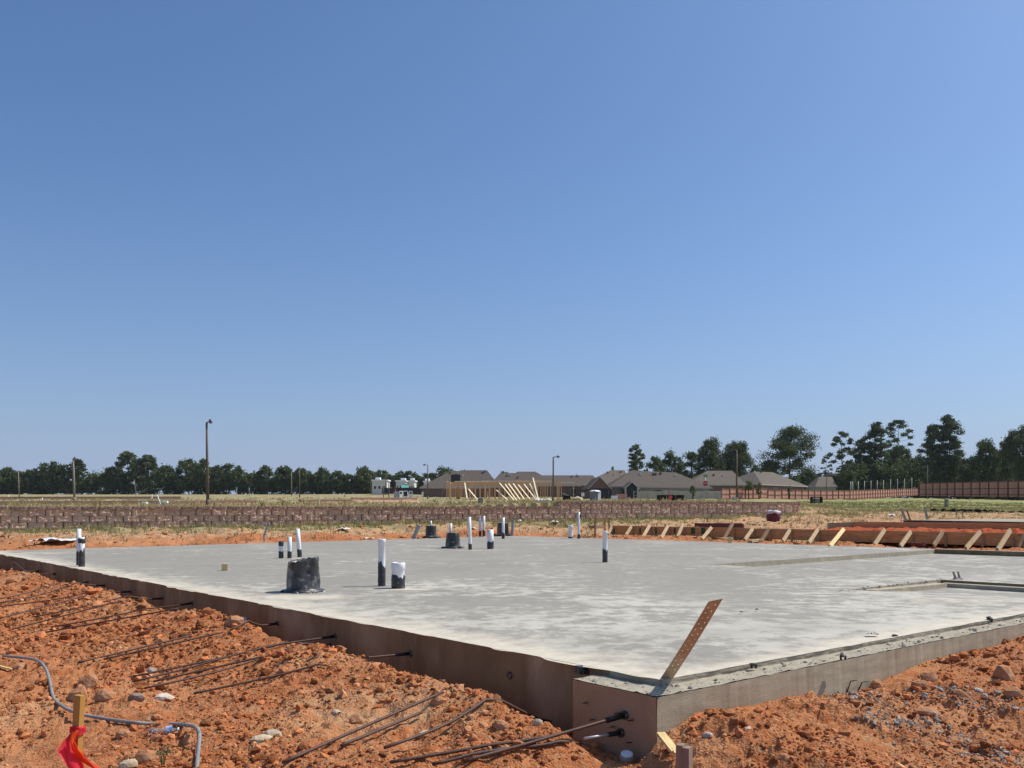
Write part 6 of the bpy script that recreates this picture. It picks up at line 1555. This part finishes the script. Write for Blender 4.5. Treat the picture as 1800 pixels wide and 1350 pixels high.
stick('thin dark stake on the grass behind the right leaning pipe', at(1627, 894, 45), at(1622, 882, 45), .02, 'brace')
stick('grey stake pair member at left behind the neighbouring slab', at(1681, 911, 38), at(1681, 894, 38), .022, 'polegrey')
stick('grey stake pair member at right behind the neighbouring slab', at(1692, 911, 38), at(1692, 897, 38), .022, 'polegrey')
stick('little orange marker on the grass left of the green pedestal', at(1637, 891, 55), at(1637, 884, 55), .06, 'brace')
# batter boards and loose lumber round the forms
stick('pale upright batter stake left of the board form', at(1046, 942, 31), at(1046, 909, 31), .055, 'brace', 'batter stake', 'batter_stake')
stick('left orange batter stake at the end of the board form', at(1063, 940, 31.5), at(1063, 910, 31.5), .045, 'form', 'batter stake', 'batter_stake')
stick('right orange batter stake at the end of the board form', at(1071, 938, 31.8), at(1070, 911, 31.8), .045, 'brace', 'batter stake', 'batter_stake')
p = at(1035, 926.5, 31); r_ = thing('batter_board', 'short horizontal board nailed to the batter stakes', 'batter board', p); e = at(1062, 926, 31.4)-p; MB().beam((0, -.06, 0), e+Vector((0, -.06, 0)), .035, .1).build('board', M['brace'], r_); MB().tube([Vector((.1, -.085, 0)), Vector((.1, -.05, 0))], .012, 6).build('nail', M['galvdull'], r_)
p = at(1222, 924.2, 33.5); r_ = thing('maroon_plank', 'dark maroon plank lying behind the board form', 'plank', p); e = at(1307, 924.6, 31.5)-p; MB().beam((0, 0, 0), e, .05, .14).build('plank', M['maroonboard'], r_); MB().beam(Vector((0, .05, .03)), e*.98+Vector((0, .05, .03)), .04, .13).build('rear_plank', M['maroonboard'], r_)
def lumber(label, p0, p1, z, w, t, mt='lumber'):
    a = onz(*p0, z); c = onz(*p1, z); r_ = thing('loose_board', label, 'board', a, 'boards lying loose by the forms'); MB().beam(Vector((0, 0, t/2)), c-a+Vector((0, 0, t/2)), w, t).build('board', M[mt], r_); MB().box((c-a)*.93+Vector((0, 0, t+.012)), (.04, .06, .02)).build('cleat', M[mt], r_)
lumber('short yellow board lying flat at the far slab edge before the form', (1268, 948), (1286, 950), .0, .12, .05, 'chip')
p = onz(1283, 954.5, 0); r_ = thing('wood_block', 'yellow upright wood block at the far slab edge before the form', 'wood block', p); q = p.y/F; MB().box((0, 0, 5*q), (6*q, .06, 9*q)).build('block', M['chip'], r_); MB().box((0, 0, 9.7*q), (8*q, .08, .02)).build('sawn_top', M['chip'], r_)
lumber('brown board lying before the middle of the board form', (1318, 954), (1338, 950.5), .0, .12, .06, 'brace')
lumber('dark brown board lying by the form near the right', (1602, 958), (1625, 959), .0, .12, .06, 'maroonboard')
scrap('foam_scrap', 'small pale scrap between form and slab near the right edge', 1731, 963, 8, .12, 4, 'offwhite', seed=21, y0=12)
scrap('plastic_scrap', 'grey plastic scrap between form and slab right of centre', 1662, 963, 9, .2, 4, 'conduit', seed=22, y0=12)
scrap('paper_scrap', 'pale scrap before the form left of the yellow boards', 1222, 945, 8, .2, 3, 'palerock', seed=23, y0=15)
lumber('small stake chip standing in the soil right of the wall end', (1466, 921), (1469, 918), .36, .06, .05, 'lumber')
# maroon sack
p = ground(1359.5, 37); w = 25/F*37/2; r_ = thing('maroon_sack', 'maroon bulk sack with crumpled white top below the right wall end', 'sack', p); hh = .40
b = MB(); b.lathe([(w*.80, -.05), (w*.95, .08), (w*1.0, hh*.5), (w*.95, hh*.85), (w*.8, hh)], 18, True, lambda i, k, r, z, a: (r*(1+.08*mnoise.noise((math.cos(a)*2, math.sin(a)*2, z*5)))*(1/max(abs(math.cos(a)), abs(math.sin(a))))**.5*.92, z)); b.build('body', M['bag'], r_)
b = MB(); b.lathe([(w*.95, hh*.9), (w*1.0, hh*1.0), (w*.9, hh*1.15), (w*.55, hh*1.22), (w*.05, hh*1.1)], 18, True, lambda i, k, r, z, a: (r*(1+.25*mnoise.noise((a*2, i, 3))), z+.09*mnoise.noise((a*3, i*2, 7)))); b.build('top_cloth', M['sheet'], r_)

# ------------------------------------------------------------------ thin summer haze over the whole site
HAZE = 0.00007
hm = bpy.data.materials.new('air_haze'); hm.use_nodes = True; hn = hm.node_tree; hn.nodes.remove(hn.nodes['Principled BSDF'])
pv = hn.nodes.new('ShaderNodeVolumePrincipled'); pv.inputs['Density'].default_value = HAZE; pv.inputs['Color'].default_value = (.86, .92, 1, 1); pv.inputs['Anisotropy'].default_value = .2
hn.links.new(pv.outputs[0], hn.nodes['Material Output'].inputs['Volume'])
tag(MB().box((0, 1900, 20), (9000, 4600, 60)).build('haze', hm), kind='stuff')
